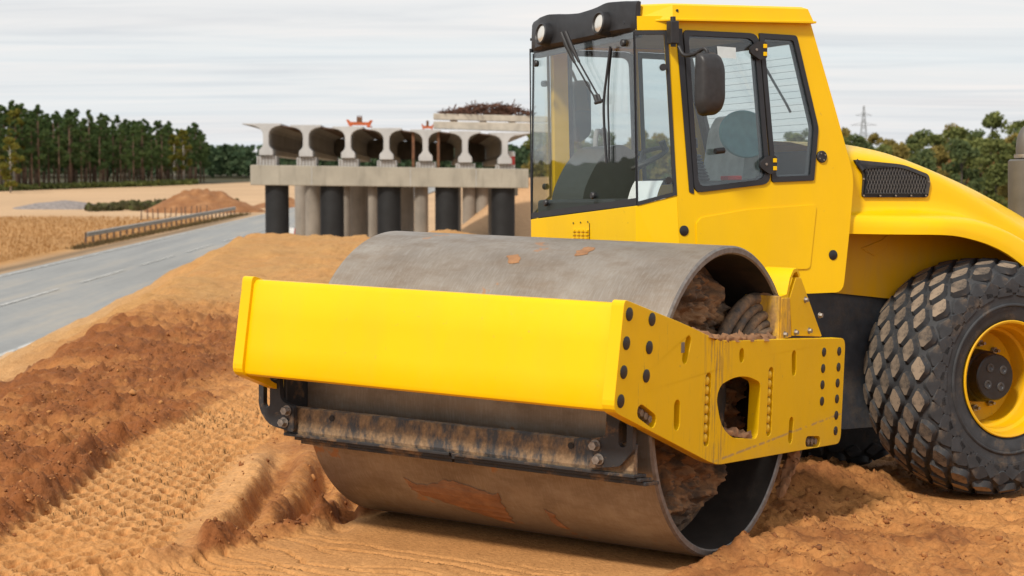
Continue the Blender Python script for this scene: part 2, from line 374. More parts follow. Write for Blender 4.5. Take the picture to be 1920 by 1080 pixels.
# frames of the machine (front and rear half are steered apart about the joint)
def frame(o, a, roll):
    X = Vector((math.cos(a) * math.cos(roll), -math.sin(a) * math.cos(roll), math.sin(roll))); Y = Vector((math.sin(a), math.cos(a), 0)); Z = X.cross(Y)
    return Matrix(((X.x, Y.x, Z.x, o[0]), (X.y, Y.y, Z.y, o[1]), (X.z, Y.z, Z.z, o[2]), (0, 0, 0, 1)))
MF = frame((.197, 10.178, 0), .576, -.013)
MR = frame((2.62, 12.45, -.1), R(63), .03)
ROAD_Z = -3.94

# ------------------------------------------------------------------ ground
FX = np.array([MF[0][0], MF[1][0]]); FY = np.array([MF[0][1], MF[1][1]]); FO = np.array([MF[0][3], MF[1][3]])
RX = np.array([MR[0][0], MR[1][0]]); RY = np.array([MR[0][1], MR[1][1]]); RO = np.array([MR[0][3], MR[1][3]])
def edge_x(Y): return -3.95 - np.clip(Y - 17, 0, 26) * .075
def ground(X, Y):
    """height and soil masks of the whole terrain"""
    lx = (X - FO[0]) * FX[0] + (Y - FO[1]) * FX[1]; ly = (X - FO[0]) * FY[0] + (Y - FO[1]) * FY[1]
    near = ss(70, 40, Y) * ss(-40, -20, X) * ss(45, 30, X)
    n_big = fbm(X * .25, Y * .25, 3, 1); n1 = fbm(X * .9, Y * .9, 4, 2); n3 = fbm(X * 3.1, Y * 3.1, 4, 3, .55); n9 = fbm(X * 9, Y * 9, 4, 4, .6)
    lump = np.maximum(0, fbm(X * 4.2 + 5, Y * 4.2, 5, 5, .62)); n30 = fbm(X * 26, Y * 26, 2, 7, .6); wob = fbm(X * 1.3, Y * 1.3, 3, 6)
    # --- smooth pieces
    tx = X + 2.26 - .05 * wob - np.clip(Y - 13, 0, 10) * .11          # tyre track, about .7 m wide
    track = ss(.46, .38, np.abs(tx)) * ss(18.5, 16, Y)
    lane = ss(1.10, 1.04, np.abs(lx + .02 * wob)) * ss(.5, .2, ly)          # strip rolled by the drum
    flatstrip = ss(.17, .10, np.abs(X + 1.74 - .06 * wob)) * ss(13.5, 12.5, Y)
    right = ss(.9, 1.5, X) * ss(14, 12, Y)
    rutz = ss(-1.85, -1.7, X) * ss(-.75, -.9, X) * ss(9.9, 10.3, Y) * ss(13.6, 13.0, Y)
    rough = np.clip(1 - np.maximum.reduce([track, lane, flatstrip * .8, rutz * .75]), 0, 1)
    leftrough = ss(-2.45, -2.95, X) * ss(30, 22, Y)
    mound = ss(21, 27, Y) * ss(48, 44, Y)
    sel = (Y > 7) & (Y < 46) & (X > -7) & (X < 6); cl = np.zeros_like(X); xs_, ys_, a3, a1 = X[sel], Y[sel], n3[sel], n1[sel]
    cl[sel] = clod_field(xs_ * 5.5 + .3 * a3, ys_ * 5.5 + .3 * a1, 60, .5) * .045 + clod_field(xs_ * 12, ys_ * 12 + .3 * a3, 70, .4) * .042 + clod_field(xs_ * 28, ys_ * 28, 80, .5) * .022
    amp = .55 + .75 * leftrough - .15 * mound
    amp = amp * (1 - .35 * right)
    z = .05 * n_big + rough * amp * (.06 * n1 + .050 * n3 + .075 * lump ** 1.2 + .020 * n9 + .010 * n30 + cl * (1 - .6 * mound)) + .007 * n9 * (1 - lane)
    # tread prints in the tyre track: rows of offset diamonds pressed in
    u = (tx + .03 * n1 + .012 * n3) / .078; v = (Y + .05 * n1 + .02 * n3 + .12 * tx) / .112
    def dia(u, v): return np.abs((u - np.round(u))) * 1.25 + np.abs((v - np.round(v))) * 1.0
    d = np.minimum(dia(u * .5, v * .5), dia(u * .5 + .5, v * .5 + .5))
    z = z - track * (.085 * ss(.47, .37, d + .10 * n3 + .04 * n9) * np.clip(.72 + 1.3 * n1 + .5 * n3, .12, 1.15) - .03) - track * .012 + track * (.008 * n9 + .010 * n30)
    # a second faint tyre print left of the rough strip
    t2 = ss(.30, .22, np.abs(X + 3.45 - .1 * wob)) * ss(12.2, 11.0, Y)
    z = z * (1 - .6 * t2) - t2 * (.03 * ss(.36, .20, d) + .02)
    # ruts beside the drum
    for cx, dep, w in ((-1.60, .13, .085), (-1.27, .12, .08), (-1.02, .07, .06)):
        rx = X - cx - .10 * np.sin((Y - 9.5) * .9) - .03 * wob
        m = ss(10.0, 10.5, Y) * ss(13.4, 12.0, Y)
        z = z - m * (dep * np.exp(-np.abs(rx / w) ** 3.5) - .028 * np.exp(-((np.abs(rx) - .16) / .07) ** 2) * (1 + .8 * n3))
        z = z + m * np.exp(-(rx / .2) ** 2) * (.012 * n9 + .008 * lump + .30 * cl)
    # berm pushed up along the edge of the rolled strip, and along the tyre track
    bm_ = np.exp(-((lx + 1.19 + .05 * wob) / .10) ** 2) * ss(.1, -.3, ly) * (.045 + .03 * n3 + .03 * lump + .7 * cl)
    z = z + bm_ * 1.1
    b2 = np.exp(-((tx + .56) / .11) ** 2) * ss(17, 14, Y) * (.045 + .03 * n3 + .04 * lump + .7 * cl)
    z = z + b2
    # cracks in the rolled strip: run along the drum
    cw = lx * .8; cr = ly * 8.5 + 1.3 * fbm(lx * 1.6, ly * 2.0, 4, 8)
    ck = np.abs(cr - np.round(cr)); gate = vn(cw * 1.1 + 3, np.round(cr) * 3.7, 12)
    crack = lane * ss(.115, .035, ck) * ss(.36, .50, gate) * ss(-.75, -1.05, ly)
    cr2 = ly * 12 + 2.2 * fbm(lx * 2.2 + 9, ly * 2.2, 4, 9); ck2 = np.abs(cr2 - np.round(cr2)); crack2 = lane * ss(.14, .05, ck2) * ss(.55, .70, vn(cw * 1.7, np.round(cr2) * 2.1, 14)) * ss(-.75, -.9, ly)
    z = z - .10 * crack - .06 * crack2
    z = np.where(lane > 0, z * 1.0 + lane * .004, z)
    # soil squeezed out beside the drum end
    sq = np.exp(-((lx - 1.15) / .07) ** 2) * np.exp(-((ly - .02) / .42) ** 2) * (.035 + .05 * lump + .02 * n9); z = z + sq
    z = z + right * (.045 * lump + .012 * n9 + .45 * cl)
    # sunk towards the rear wheels, with a hump between drum and wheel
    wl = (X - RO[0]) * RX[0] + (Y - RO[1]) * RX[1]; wy = (X - RO[0]) * RY[0] + (Y - RO[1]) * RY[1]
    z = z - .10 * ss(1.3, 2.1, X) * ss(8, 11, Y)
    z = z + .14 * np.exp(-((X - 1.95) / .45) ** 2 - ((Y - 12.0) / .5) ** 2) + .03 * np.exp(-((wl - .72) / .3) ** 2) * ss(-1.2, -.6, wy) * 0
    # keep clear of the drum
    drum_clear = ss(1.12, 1.06, np.abs(lx)) * ss(.55, .35, np.abs(ly)); z = z * (1 - drum_clear) + drum_clear * (-.012 - .013 * lx)
    tyre_clear = (ss(.36, .30, np.abs(wl - .74)) + ss(.36, .30, np.abs(wl + .74))) * ss(.5, .3, np.abs(wy))
    z = z * (1 - tyre_clear) + tyre_clear * (-.112 + .03 * wl)
    z = z + .12 * np.exp(-((X + 4.4) / .7) ** 2 - ((Y - 22.5) / 2.5) ** 2)                      # small heap on the brink
    z = z + mound * (.17 * fbm(X * .35, Y * .3, 3, 21) + .10 + .10 * fbm(X * 1.6, Y * 1.2, 4, 22, .6))
    plate = z * near
    # --- embankment sides
    over = np.maximum(edge_x(Y) + .25 * wob - X, 0); over2 = np.maximum(Y - 44.2 - .5 * wob, 0)
    drop = np.clip(np.hypot(over / 2.0, over2 / 1.5), 0, None)
    soft = np.maximum(drop - .12, 0)
    h = np.maximum(plate - soft * (1 + .04 * n3), ROAD_Z + .02 * n1 * near)
    back = ss(-6, -20, X) * 0
    # bank beyond the bridge on the right
    bx = ss(-6.5, 1, X - (Y - 100) * .02) * ss(11, 5, X - (Y - 100) * .03); by = ss(98, 116, Y) * ss(165, 140, Y)
    bank = bx * by * (4.1 + .3 * fbm(X * .12, Y * .12, 4, 33))
    h = h + bank * (Y > 60)
    # far ground: falls away gently
    h = h - 2.5 * ss(340, 620, Y) - 2.0 * ss(620, 1500, Y)
    h = h + .12 * fbm(X * .05, Y * .05, 3, 40) * ss(120, 180, Y) * ss(-30, -45, X)
    return h, dict(track=track, lane=lane, flat=flatstrip, rough=rough, left=leftrough, mound=mound, lump=lump, n1=n1, n3=n3, n9=n9, berm=np.clip((bm_ + b2) * 14, 0, 1),
                   crack=np.clip(crack + crack2, 0, 1), wob=wob, right=right, soft=soft, bank=bx * by, big=n_big, t2=t2)
def spaced():
    xs = list(np.arange(-3.6, 3.7, .0140)); s = .0140; x = xs[-1]; r = []
    while x < 1500: s *= 1.042; x += s; r.append(x)
    s = .0140; x = xs[0]; l = []
    while x > -1500: s *= 1.034; x -= s; l.append(x)
    xs = np.array(l[::-1] + xs + r)
    ys = []; y = 8.7
    while y < 3000: ys.append(y); y += min(max(.0132 * (y / 9) ** 1.85, .0132), 1.1 if y < 200 else 1e9)
    y = 8.7; s = .03; b_ = []
    while y > -300: s *= 1.15; y -= s; b_.append(y)
    return xs, np.array(b_[::-1] + ys)
def build_ground():
    xs, ys = spaced(); nx, ny = len(xs), len(ys)
    X, Y = np.meshgrid(xs, ys); Z, K = ground(X, Y)
    me = bpy.data.meshes.new('ground'); co = np.stack([X, Y, Z], -1).reshape(-1, 3).astype(np.float32)
    me.vertices.add(len(co)); me.vertices.foreach_set('co', co.ravel())
    i = np.arange(nx * ny).reshape(ny, nx); q = np.stack([i[:-1, :-1], i[:-1, 1:], i[1:, 1:], i[1:, :-1]], -1).reshape(-1, 4)
    me.loops.add(q.size); me.loops.foreach_set('vertex_index', q.ravel().astype(np.int32)); me.polygons.add(len(q))
    me.polygons.foreach_set('loop_start', np.arange(0, q.size, 4, dtype=np.int32)); me.polygons.foreach_set('use_smooth', np.ones(len(q), bool)); me.update()
    # soil colours: pale pressed clay, red-brown loose soil, yellow sand, pale plain
    def C(*c): return np.array(c)
    tan = C(.48, .225, .074); red = C(.235, .083, .026); sand = C(.42, .232, .085); plain = C(.50, .335, .195); dark = C(.165, .066, .026); straw = C(.40, .215, .078); scrub = C(.12, .085, .05)
    n1, n3, n9 = K['n1'], K['n3'], K['n9']
    m = np.clip(.42 + .5 * n1 + .5 * n3 + .35 * n9 - .9 * np.maximum(K['track'], K['lane']) - .5 * K['flat'] + .38 * K['left'] + .8 * K['berm'] - .10 * K['right'], 0, 1)
    m = m * (1 - .85 * K['mound'])
    col = tan * (1 - m[..., None]) + red * m[..., None]
    pale = np.clip(.55 + .9 * n1, 0, 1) * np.maximum.reduce([K['lane'] * .55, K['track'] * .6, K['flat'] * .8]); col = col * (1 - pale[..., None]) + C(.58, .315, .13) * pale[..., None]
    dk = np.clip((n3 * .9 + n1 * .8 - .25) * 1.6, 0, 1) * K['rough'] * (1 - K['mound']) * .65; col = col * (1 - dk[..., None]) + dark * dk[..., None]
    mo = K['mound'] * np.clip(.85 + .5 * n1 + .3 * n3, 0, 1); col = col * (1 - mo[..., None]) + sand * mo[..., None]
    sl = ss(.2, 1.0, K['soft']) * .8; col = col * (1 - sl[..., None]) + (C(.46, .27, .12) * (1 + .15 * n3[..., None])) * sl[..., None]
    # plain beyond
    far = ss(46, 50, Y) + ss(-9, -11, X) * ss(30, 10, X) ; far = np.clip(ss(-9.5, -12, X) + ss(47, 50, Y), 0, 1)
    pv = fbm(X * .06, Y * .06, 4, 50); streak = fbm(X * .05, Y * .4, 4, 51)
    pc = plain * (1 + .12 * pv[..., None] + .10 * streak[..., None])
    shoulder = ss(-11.5, -13, X) * ss(-17.5, -14.5, X); pc = pc * (1 - .3 * shoulder[..., None]) + C(.52, .40, .27) * .3 * shoulder[..., None]
    rl = X - .0113 * Y
    g = ss(-26.3, -28.5, rl) * ss(96, 100, Y + .6 * pv) * 0 + ss(-27.2, -28.6, rl) * ss(178 + 0 * Y, 168, Y + 6 * pv); pc = pc * (1 - g[..., None]) + straw * (1 + .15 * streak[..., None]) * g[..., None]
    ds = np.exp(-((rl + 27.0 + .4 * pv) / .75) ** 2) * ss(200, 160, Y); pc = pc * (1 - ds[..., None] * .85) + scrub * ds[..., None] * .85
    bk = K['bank']; pc = pc * (1 - .75 * bk[..., None]) + C(.43, .235, .11) * (1 + .25 * fbm(X * .3, Y * .3, 4, 55)[..., None]) * .75 * bk[..., None]
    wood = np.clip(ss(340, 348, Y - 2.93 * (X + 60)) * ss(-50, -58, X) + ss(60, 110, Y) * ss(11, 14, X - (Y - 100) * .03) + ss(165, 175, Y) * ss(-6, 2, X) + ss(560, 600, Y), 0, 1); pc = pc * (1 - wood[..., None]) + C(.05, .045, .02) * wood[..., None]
    col = col * (1 - far[..., None]) + pc * far[..., None]
    rgba = np.concatenate([np.clip(col, 0, 1), np.ones(col.shape[:2] + (1,))], -1).astype(np.float32)
    at = me.color_attributes.new('soil', 'FLOAT_COLOR', 'POINT'); at.data.foreach_set('color', rgba.ravel())
    me.materials.append(MAT['soil']); o = obj('ground', me); tag(o, kind='structure'); return o
def soil_mat():
    b = NB('soil'); a = b.n('ShaderNodeVertexColor'); a.layer_name = 'soil'
    f = b.noise(38, 6, .7); g = b.noise(6, 6, .6); c = b.mix(.9, a.outputs[0], b.ramp(f, [(.30, (.66, .63, .60)), (.5, (1.0,) * 3), (.72, (1.2, 1.22, 1.25))]), 'MULTIPLY')
    c = b.mix(.55, c, b.ramp(g, [(.3, (.78, .74, .70)), (.7, (1.18, 1.18, 1.18))]), 'MULTIPLY')
    vo = b.N.new('ShaderNodeTexVoronoi'); vo.inputs['Scale'].default_value = 42; b.L.new(b.tc.outputs['Object'], vo.inputs['Vector'])
    b.set(Base_Color=c, Roughness=.93, Specular_IOR_Level=.2); b.bump(b.m2('ADD', b.m2('ADD', f, b.m2('MULTIPLY', vo.outputs['Distance'], -.5)), b.m2('MULTIPLY', b.noise(110, 4, .6), .4)), .6, .014)
soil_mat()
build_ground()
def gz(x, y): return float(ground(np.array([[x]], float), np.array([[y]], float))[0][0, 0])
def gzs(x, y): return ground(np.asarray(x, float)[None], np.asarray(y, float)[None])

# loose clods: more than anyone could count
def build_clods():
    base = bmesh.new(); bmesh.ops.create_icosphere(base, subdivisions=1, radius=1); bv = np.array([v.co for v in base.verts]); bf = np.array([[v.index for v in f.verts] for f in base.faces]); base.free()
    n = 34000; x = rng.uniform(-4.2, 4.2, n); t = rng.random(n); y = 1 / (1 / 8.8 + t * (1 / 26 - 1 / 8.8)); z, K = gzs(x, y); z = z[0]
    p = K['rough'][0] * (.15 + 1.1 * np.clip(K['lump'][0] * 2.2, 0, 1) + 1.2 * K['berm'][0] + .5 * K['left'][0]) ; keep = rng.random(n) < p * .8
    lx = (x - FO[0]) * FX[0] + (y - FO[1]) * FX[1]; ly = (x - FO[0]) * FY[0] + (y - FO[1]) * FY[1]; keep &= ~((np.abs(lx) < 1.08) & (np.abs(ly) < .8))
    x, y, z = x[keep], y[keep], z[keep]; n = len(x)
    s = np.clip(rng.lognormal(-5.05, .5, n), .003, .030)
    V = bv[None] * (1 + .38 * rng.standard_normal((n, len(bv), 1))) * rng.uniform(.6, 1.25, (n, 1, 3)) * s[:, None, None]
    V += np.stack([x, y, z + s * .15], -1)[:, None]
    F = bf[None] + (np.arange(n) * len(bv))[:, None, None]
    me = bpy.data.meshes.new('soil_clods'); me.from_pydata(V.reshape(-1, 3).tolist(), [], F.reshape(-1, 3).tolist()); me.materials.append(MAT['clod']); me.shade_smooth()
    tag(obj('soil_clods', me), 'loose red-brown clods scattered over the churned soil', 'soil', kind='stuff')
b = NB('clod'); g_ = b.n('ShaderNodeNewGeometry'); b.set(Base_Color=b.ramp(g_.outputs['Random Per Island'], [(0, (.17, .06, .018)), (.5, (.28, .105, .03)), (1, (.42, .19, .06))]), Roughness=.95); b.bump(b.noise(90, 4), .5, .006)
build_clods()

# ------------------------------------------------------------------ road
def road_x(c, Y): return c + .0113 * Y
def strip(mb, c0, c1, y0, y1, z, step=12):
    n = max(1, int((y1 - y0) / step)); v = []
    for k in range(n + 1):
        Y = y0 + (y1 - y0) * k / n; dz = -2.5 * float(ss(340, 620, np.array(Y)))
        v += [(road_x(c0, Y), Y, z + dz), (road_x(c1, Y), Y, z + dz)]
    mb.add(v, [(2 * k, 2 * k + 1, 2 * k + 3, 2 * k + 2) for k in range(n)])
mb = MB(); strip(mb, -25.8, -14.9, 15, 420, ROAD_Z + .10); tag(mb.build('road', 'asphalt'), kind='structure')
mb = MB(); strip(mb, -25.35, -25.17, 15, 420, ROAD_Z + .125); strip(mb, -15.55, -15.37, 15, 420, ROAD_Z + .125)
y = 20
while y < 400: strip(mb, -20.55, -20.38, y, y + 9, ROAD_Z + .125, 9); y += 13
tag(mb.build('road_markings', 'road_paint'), kind='structure')

# ------------------------------------------------------------------ guardrail, stakes, heaps, scrub beside the road
gr = thing('guardrail', (-27.4, 150, ROAD_Z), 'grey steel guardrail running along the far side of the road', 'guardrail')
prof = [(-.02, .42), (.05, .47), (.05, .53), (-.01, .58), (.05, .63), (.05, .69), (-.02, .74), (-.05, .74), (-.05, .42)]
def rx(Y): return -29.35 + .0113 * Y + .0105 * (Y - 126)
ys = list(np.linspace(124, 182, 30)); v = []; f = []; m = len(prof)
for Y in ys: v += [(rx(Y) + a + 27.4, Y - 150, h) for a, h in prof]
for i in range(len(ys) - 1):
    for k in range(m): f.append((i * m + k, i * m + (k + 1) % m, (i + 1) * m + (k + 1) % m, (i + 1) * m + k))
f += [tuple(range(m)), tuple((len(ys) - 1) * m + k for k in range(m))[::-1]]
MB().add(v, f).build('rail', 'rail_steel', gr)
pm = MB().box((-.17, -.07, -.2), (-.055, .07, .72)).me('post', 'post_wood')
for Y in ys: obj('post', pm, gr, Matrix.Translation((rx(Y) + 27.4, Y - 150, 0)))
sm = MB().tube([(0, 0, -.1), (.02, 0, 1.0)], [.06, .045], 6).me('wooden_stake', 'post_wood')
for k in range(13):
    Y = 166 + k * 1.1 + random.uniform(-.2, .2); X = -32.6 + k * .30 + random.uniform(-.1, .1)
    o = obj('wooden_stake', sm, None, Matrix.Translation((X, Y, gz(X, Y) - .02)) @ Matrix.Rotation(random.uniform(-.08, .08), 4, 'Y'))
    tag(o, 'short dark stake in the row behind the guardrail, before the rust-coloured heap', 'stake', 'stakes behind the guardrail')
def heap(name, cx, cy, rx_, ry_, h, mat, seed, rag=.25):
    n = 90; xs = np.linspace(-1.15, 1.15, n); X, Y = np.meshgrid(xs, xs); r = np.hypot(X, Y * 1.0) + .12 * fbm(X * 2, Y * 2, 3, seed)
    Z = h * np.clip(1 - r, 0, 1) ** .85 * (1 + rag * fbm(X * 5, Y * 5, 4, seed + 1)) - .12 * ss(.95, 1.1, r)
    P = np.stack([X * rx_, Y * ry_, Z], -1).reshape(-1, 3); i = np.arange(n * n).reshape(n, n); q = np.stack([i[:-1, :-1], i[:-1, 1:], i[1:, 1:], i[1:, :-1]], -1).reshape(-1, 4)
    me = mesh(name, P.tolist(), q.tolist(), mat, 180); return obj(name, me, None, Matrix.Translation((cx, cy, gz(cx, cy) - .02)))
tag(heap('soil_heap', -31.0, 190, 6.2, 5, 2.55, 'heap_soil', 3), 'rust-coloured soil heap tipped behind the row of stakes', 'soil heap')
tag(heap('gravel_heap', -47.5, 200, 5.6, 4, .95, 'gravel_grey', 9), 'low grey gravel heap on the pale sand left of the scrub', 'gravel heap')
tag(heap('sand_heap', -24.4, 205, 4.2, 4, 1.0, 'heap_soil', 15), 'low brown soil heap close beside the bridge end of the guardrail', 'soil heap')

# ------------------------------------------------------------------ vegetation
def cards(P, size, jit=.5, flat=.0, asp=1.0, drop=0):
    """one small quad leaf clump at each point"""
    n = len(P); a = rng.normal(size=(n, 3)); a /= np.linalg.norm(a, axis=1)[:, None]; b_ = rng.normal(size=(n, 3)); b_[:, 2] *= (1 - flat)
    b_ -= a * (a * b_).sum(1)[:, None]; b_ /= np.linalg.norm(b_, axis=1)[:, None]; s = (size * rng.uniform(1 - jit, 1 + jit, n))[:, None]
    q = np.stack([P - a * s - b_ * s * asp, P + a * s * .8 - b_ * s * asp, P + a * s + b_ * s * asp * .7, P - a * s * .7 + b_ * s * asp], 1)
    return q.reshape(-1, 3), np.arange(4 * n).reshape(-1, 4)
def crown_mesh(name, P, size, mat, **kw):
    v, f = cards(P, size, **kw); me = bpy.data.meshes.new(name); me.from_pydata(v.tolist(), [], f.tolist()); me.materials.append(MAT[mat]); return me
def clumps(centres, radii, per):
    out = []
    for c, r in zip(centres, radii):
        d = rng.normal(size=(per, 3)); d /= np.linalg.norm(d, axis=1)[:, None]; out.append(np.array(c) + d * (r * rng.random((per, 1)) ** .45) * np.array([1, 1, .72]))
    return np.concatenate(out)
def pine(h, base, w):
    t = MB(); t.tube([(0, 0, -.3), (.03, 0, h * .45), (-.02, .05, h * .8), (0, 0, h * .97)], [h * .0145, h * .011, h * .007, h * .002], 7); C = []; Rr = []
    k = int(12 + h * .9)
    for i in range(k):
        u = (i + random.random() * .8) / k; z = h * (base + (1 - base) * u); rr = w * (1 - u) ** .6 * (.55 + .45 * math.sin(min(1, u * 3.2) * 1.57)) * random.uniform(.6, 1.15); a = random.random() * 6.28 + i * 2.4
        c = (math.cos(a) * rr, math.sin(a) * rr, z); C.append(c); Rr.append(w * random.uniform(.26, .45) * (1.05 - .5 * u)); t.tube([(0, 0, z - .25), (c[0] * .9, c[1] * .9, z)], [.045, .012], 4, cap=False)
    for i in range(5): a = random.random() * 6.28; t.tube([(0, 0, h * (base - .04 * i - .03)), (math.cos(a) * .7, math.sin(a) * .7, h * (base - .04 * i) - .1)], [.03, .01], 4, cap=False)
    C.append((0, 0, h)); Rr.append(.35)
    return t, clumps(C, Rr, 112)
def leafy(h, w, base=.25):
    t = MB(); t.tube([(0, 0, -.3), (.05, .02, h * .4), (0, .05, h * .8)], [h * .018, h * .012, h * .004], 7); C = []; Rr = []
    for i in range(24):
        u = random.random() ** .8; z = h * (base + (1 - base) * u * .93); rr = w * math.sqrt(max(.03, 1 - (2 * u - .75) ** 2 / 1.7)) * random.uniform(.25, .95); a = i * 2.4 + random.random()
        c = (math.cos(a) * rr, math.sin(a) * rr, z); C.append(c); Rr.append(w * random.uniform(.24, .42)); 
        if i % 2: t.tube([(0, 0, z - h * .14), (c[0] * .85, c[1] * .85, z)], [.05, .012], 4, cap=False)
    C.append((0, 0, h * .90)); Rr.append(w * .35)
    return t, clumps(C, Rr, 96)
def variants(kind, n, maker, bark, leaf, size, **kw):
    out = []
    for i in range(n):
        t, P = maker(); out.append((t.me('trunk', bark, 180), crown_mesh('crown', P, size, leaf, **kw)))
    return out
def plant(name, var, x, y, s, label, group, sz=None):
    t = thing(name, (x, y, gz(x, y) - .02), label, 'tree', group, random.random() * 6.28); t.scale = (s, s, sz or s * random.uniform(.93, 1.08))
    obj('trunk', var[0], t); obj('crown', var[1], t); return t
PINES = variants('pine', 5, lambda: pine(13, random.uniform(.30, .46), 2.35), 'pine_bark', 'pine_needles', .135, asp=.55)
BIRCH = variants('birch', 3, lambda: leafy(11, 1.5, .3), 'birch_bark', 'birch_leaves', .14)
LOWB = variants('birch', 1, lambda: leafy(10.5, 2.3, .02), 'birch_bark', 'birch_leaves', .15)
k = 0
for row in range(7):
    for i in range(18):
        u = (i + random.uniform(-.45, .45) + row * .37) / 17.3
        x = -82 + u * 22.5 - row * 1.3; y = 284 + u * 66 + row * 7 + random.uniform(-2, 2)
        if row == 0 and (i in (16, 17)):
            plant('birch_tree', BIRCH[i % 3], x, y, .88, 'slim yellow-green birch with pale trunk at the right end of the left pine wood', 'birches at the wood edge'); continue
        hh = (.93 - .20 * u) * random.uniform(.86, 1.12) * (1 + .02 * row)
        plant('pine_tree', PINES[(i * 3 + row) % 5], x, y, hh, 'tall pine with bare reddish trunk in the left pine wood', 'pines of the wood on the left')
plant('birch_tree', LOWB[0], -73.4, 276, .84, 'bushy yellow-green birch in front of the pines at the far left edge', None)
plant('birch_tree', BIRCH[0], -79.2, 300, 1.14, 'yellowish birch rising highest above the pines at the far left', None)
GREEN = variants('g', 3, lambda: leafy(8, 2.1, .12), 'dark_bark', 'green_leaves', .10); OLIVE = variants('o', 3, lambda: leafy(7.4, 1.9, .1), 'dark_bark', 'olive_leaves', .098)
RUST = variants('r', 2, lambda: leafy(6.4, 1.8, .08), 'dark_bark', 'rust_leaves', .098); DARK = variants('d', 3, lambda: leafy(8.4, 1.9, .1), 'dark_bark', 'dark_leaves', .10)
KINDS = [(GREEN, 'green_tree', 'leafy mid-green tree in the mixed wood behind the machine', 'green trees of the mixed wood'), (OLIVE, 'olive_tree', 'yellowing olive-green tree in the mixed wood behind the machine', 'yellowing trees of the mixed wood'),
         (RUST, 'autumn_tree', 'rust-brown autumn tree in the mixed wood behind the machine', 'rust-brown trees of the mixed wood'), (DARK, 'dark_tree', 'dark green tree in the mixed wood behind the machine', 'dark green trees of the mixed wood')]
for row in range(8):
    y0 = 128 + row * 11
    for i in range(26):
        x = 1.0 + (i + random.uniform(-.35, .35) + .5 * (row % 2)) * 2.1 + row * .3; y = y0 + random.uniform(-3, 3)
        if x < 11 + (y - 100) * .03 and y < 168: continue
        px = 960 + FPX * x / y
        if px < 950 or px > 2010: continue
        kd = random.choices(KINDS, (2.6, 3.8, 2.2 if px < 1750 else 1.3, 2.0))[0]; s = random.uniform(.74, 1.0) * (.80 + .055 * row) * (1.08 if px > 1800 else 1.0)
        plant(kd[1], random.choice(kd[0]), x, y, s, kd[2], kd[3])
# far wood: reads as one mass
x = rng.uniform(-190, 10, 620); y = rng.uniform(600, 680, 620); C = []; Rr = []
for a, c in zip(x, y):
    g0 = gz(a, c); hh = random.uniform(8.3, 11.2)
    for j in range(5): C.append((a + random.uniform(-1, 1), c + random.uniform(-1, 1), g0 + hh * (.25 + .17 * j))); Rr.append(1.9 - .25 * j)
me = crown_mesh('far_forest', clumps(C, Rr, 12), .55, 'far_leaves'); tag(obj('far_forest', me), 'dark green forest band on the horizon between wood and bridge', 'forest', kind='stuff')
# undergrowth along the wood edge
P = []
for i in range(900):
    u = random.random(); a = -84 + u * 25; c = 279 + u * 66 + random.uniform(-2, 9); P.append((a, c, gz(a, c) + .3))
me = crown_mesh('undergrowth', clumps(P, [random.uniform(.4, .9) for _ in P], 14), .22, 'green_leaves'); tag(obj('undergrowth', me), 'low green undergrowth along the foot of the pines', 'undergrowth', kind='stuff')
P = []
for i in range(260):
    a = random.uniform(-43, -31.5); c = random.uniform(193, 214) + (a + 37) * .6; P.append((a, c, gz(a, c) + .25))
me = crown_mesh('scrub', clumps(P, [random.uniform(.35, .8) for _ in P], 16), .17, 'scrub_leaves'); tag(obj('scrub', me), 'dark green and brown scrub beside the rust-coloured heap', 'scrub', kind='stuff')
# dry grass on the field left of the road, and weeds along the rail, coloured brown for the shadow there
def grass(name, n, xf, yf, hmin, hmax, mat, label):
    y_ = yf(rng.random(n)); x_ = xf(y_, rng.random(n)); z_ = gzs(x_, y_)[0][0]; hh = rng.uniform(hmin, hmax, n); a = rng.uniform(0, 6.28, n); w = .05
    dx, dy = np.cos(a) * w, np.sin(a) * w; le = rng.normal(size=(n, 2)) * .22 * hh[:, None]
    v = np.stack([np.stack([x_ - dx, y_ - dy, z_ - .03], -1), np.stack([x_ + dx, y_ + dy, z_ - .03], -1), np.stack([x_ + le[:, 0], y_ + le[:, 1], z_ + hh], -1)], 1)
    me = bpy.data.meshes.new(name); me.from_pydata(v.reshape(-1, 3).tolist(), [], np.arange(3 * n).reshape(-1, 3).tolist()); me.materials.append(MAT[mat]); tag(obj(name, me), label, 'grass', kind='stuff')
grass('dry_grass', 12000, lambda y, r: -29.0 + .0113 * y - r ** 1.0 * (.17 * y), lambda r: 98 + 76 * r ** 1.2, .08, .24, 'dry_grass_blades', 'straw-coloured dry grass on the field left of the road')
grass('rail_shade_weeds', 3000, lambda y, r: -28.9 + .0113 * y + .0105 * (y - 126) + 1.1 * r, lambda r: 116 + 66 * r, .08, .28, 'shade_weed_blades', 'weeds under the guardrail, their brown colour standing for the shadow there')

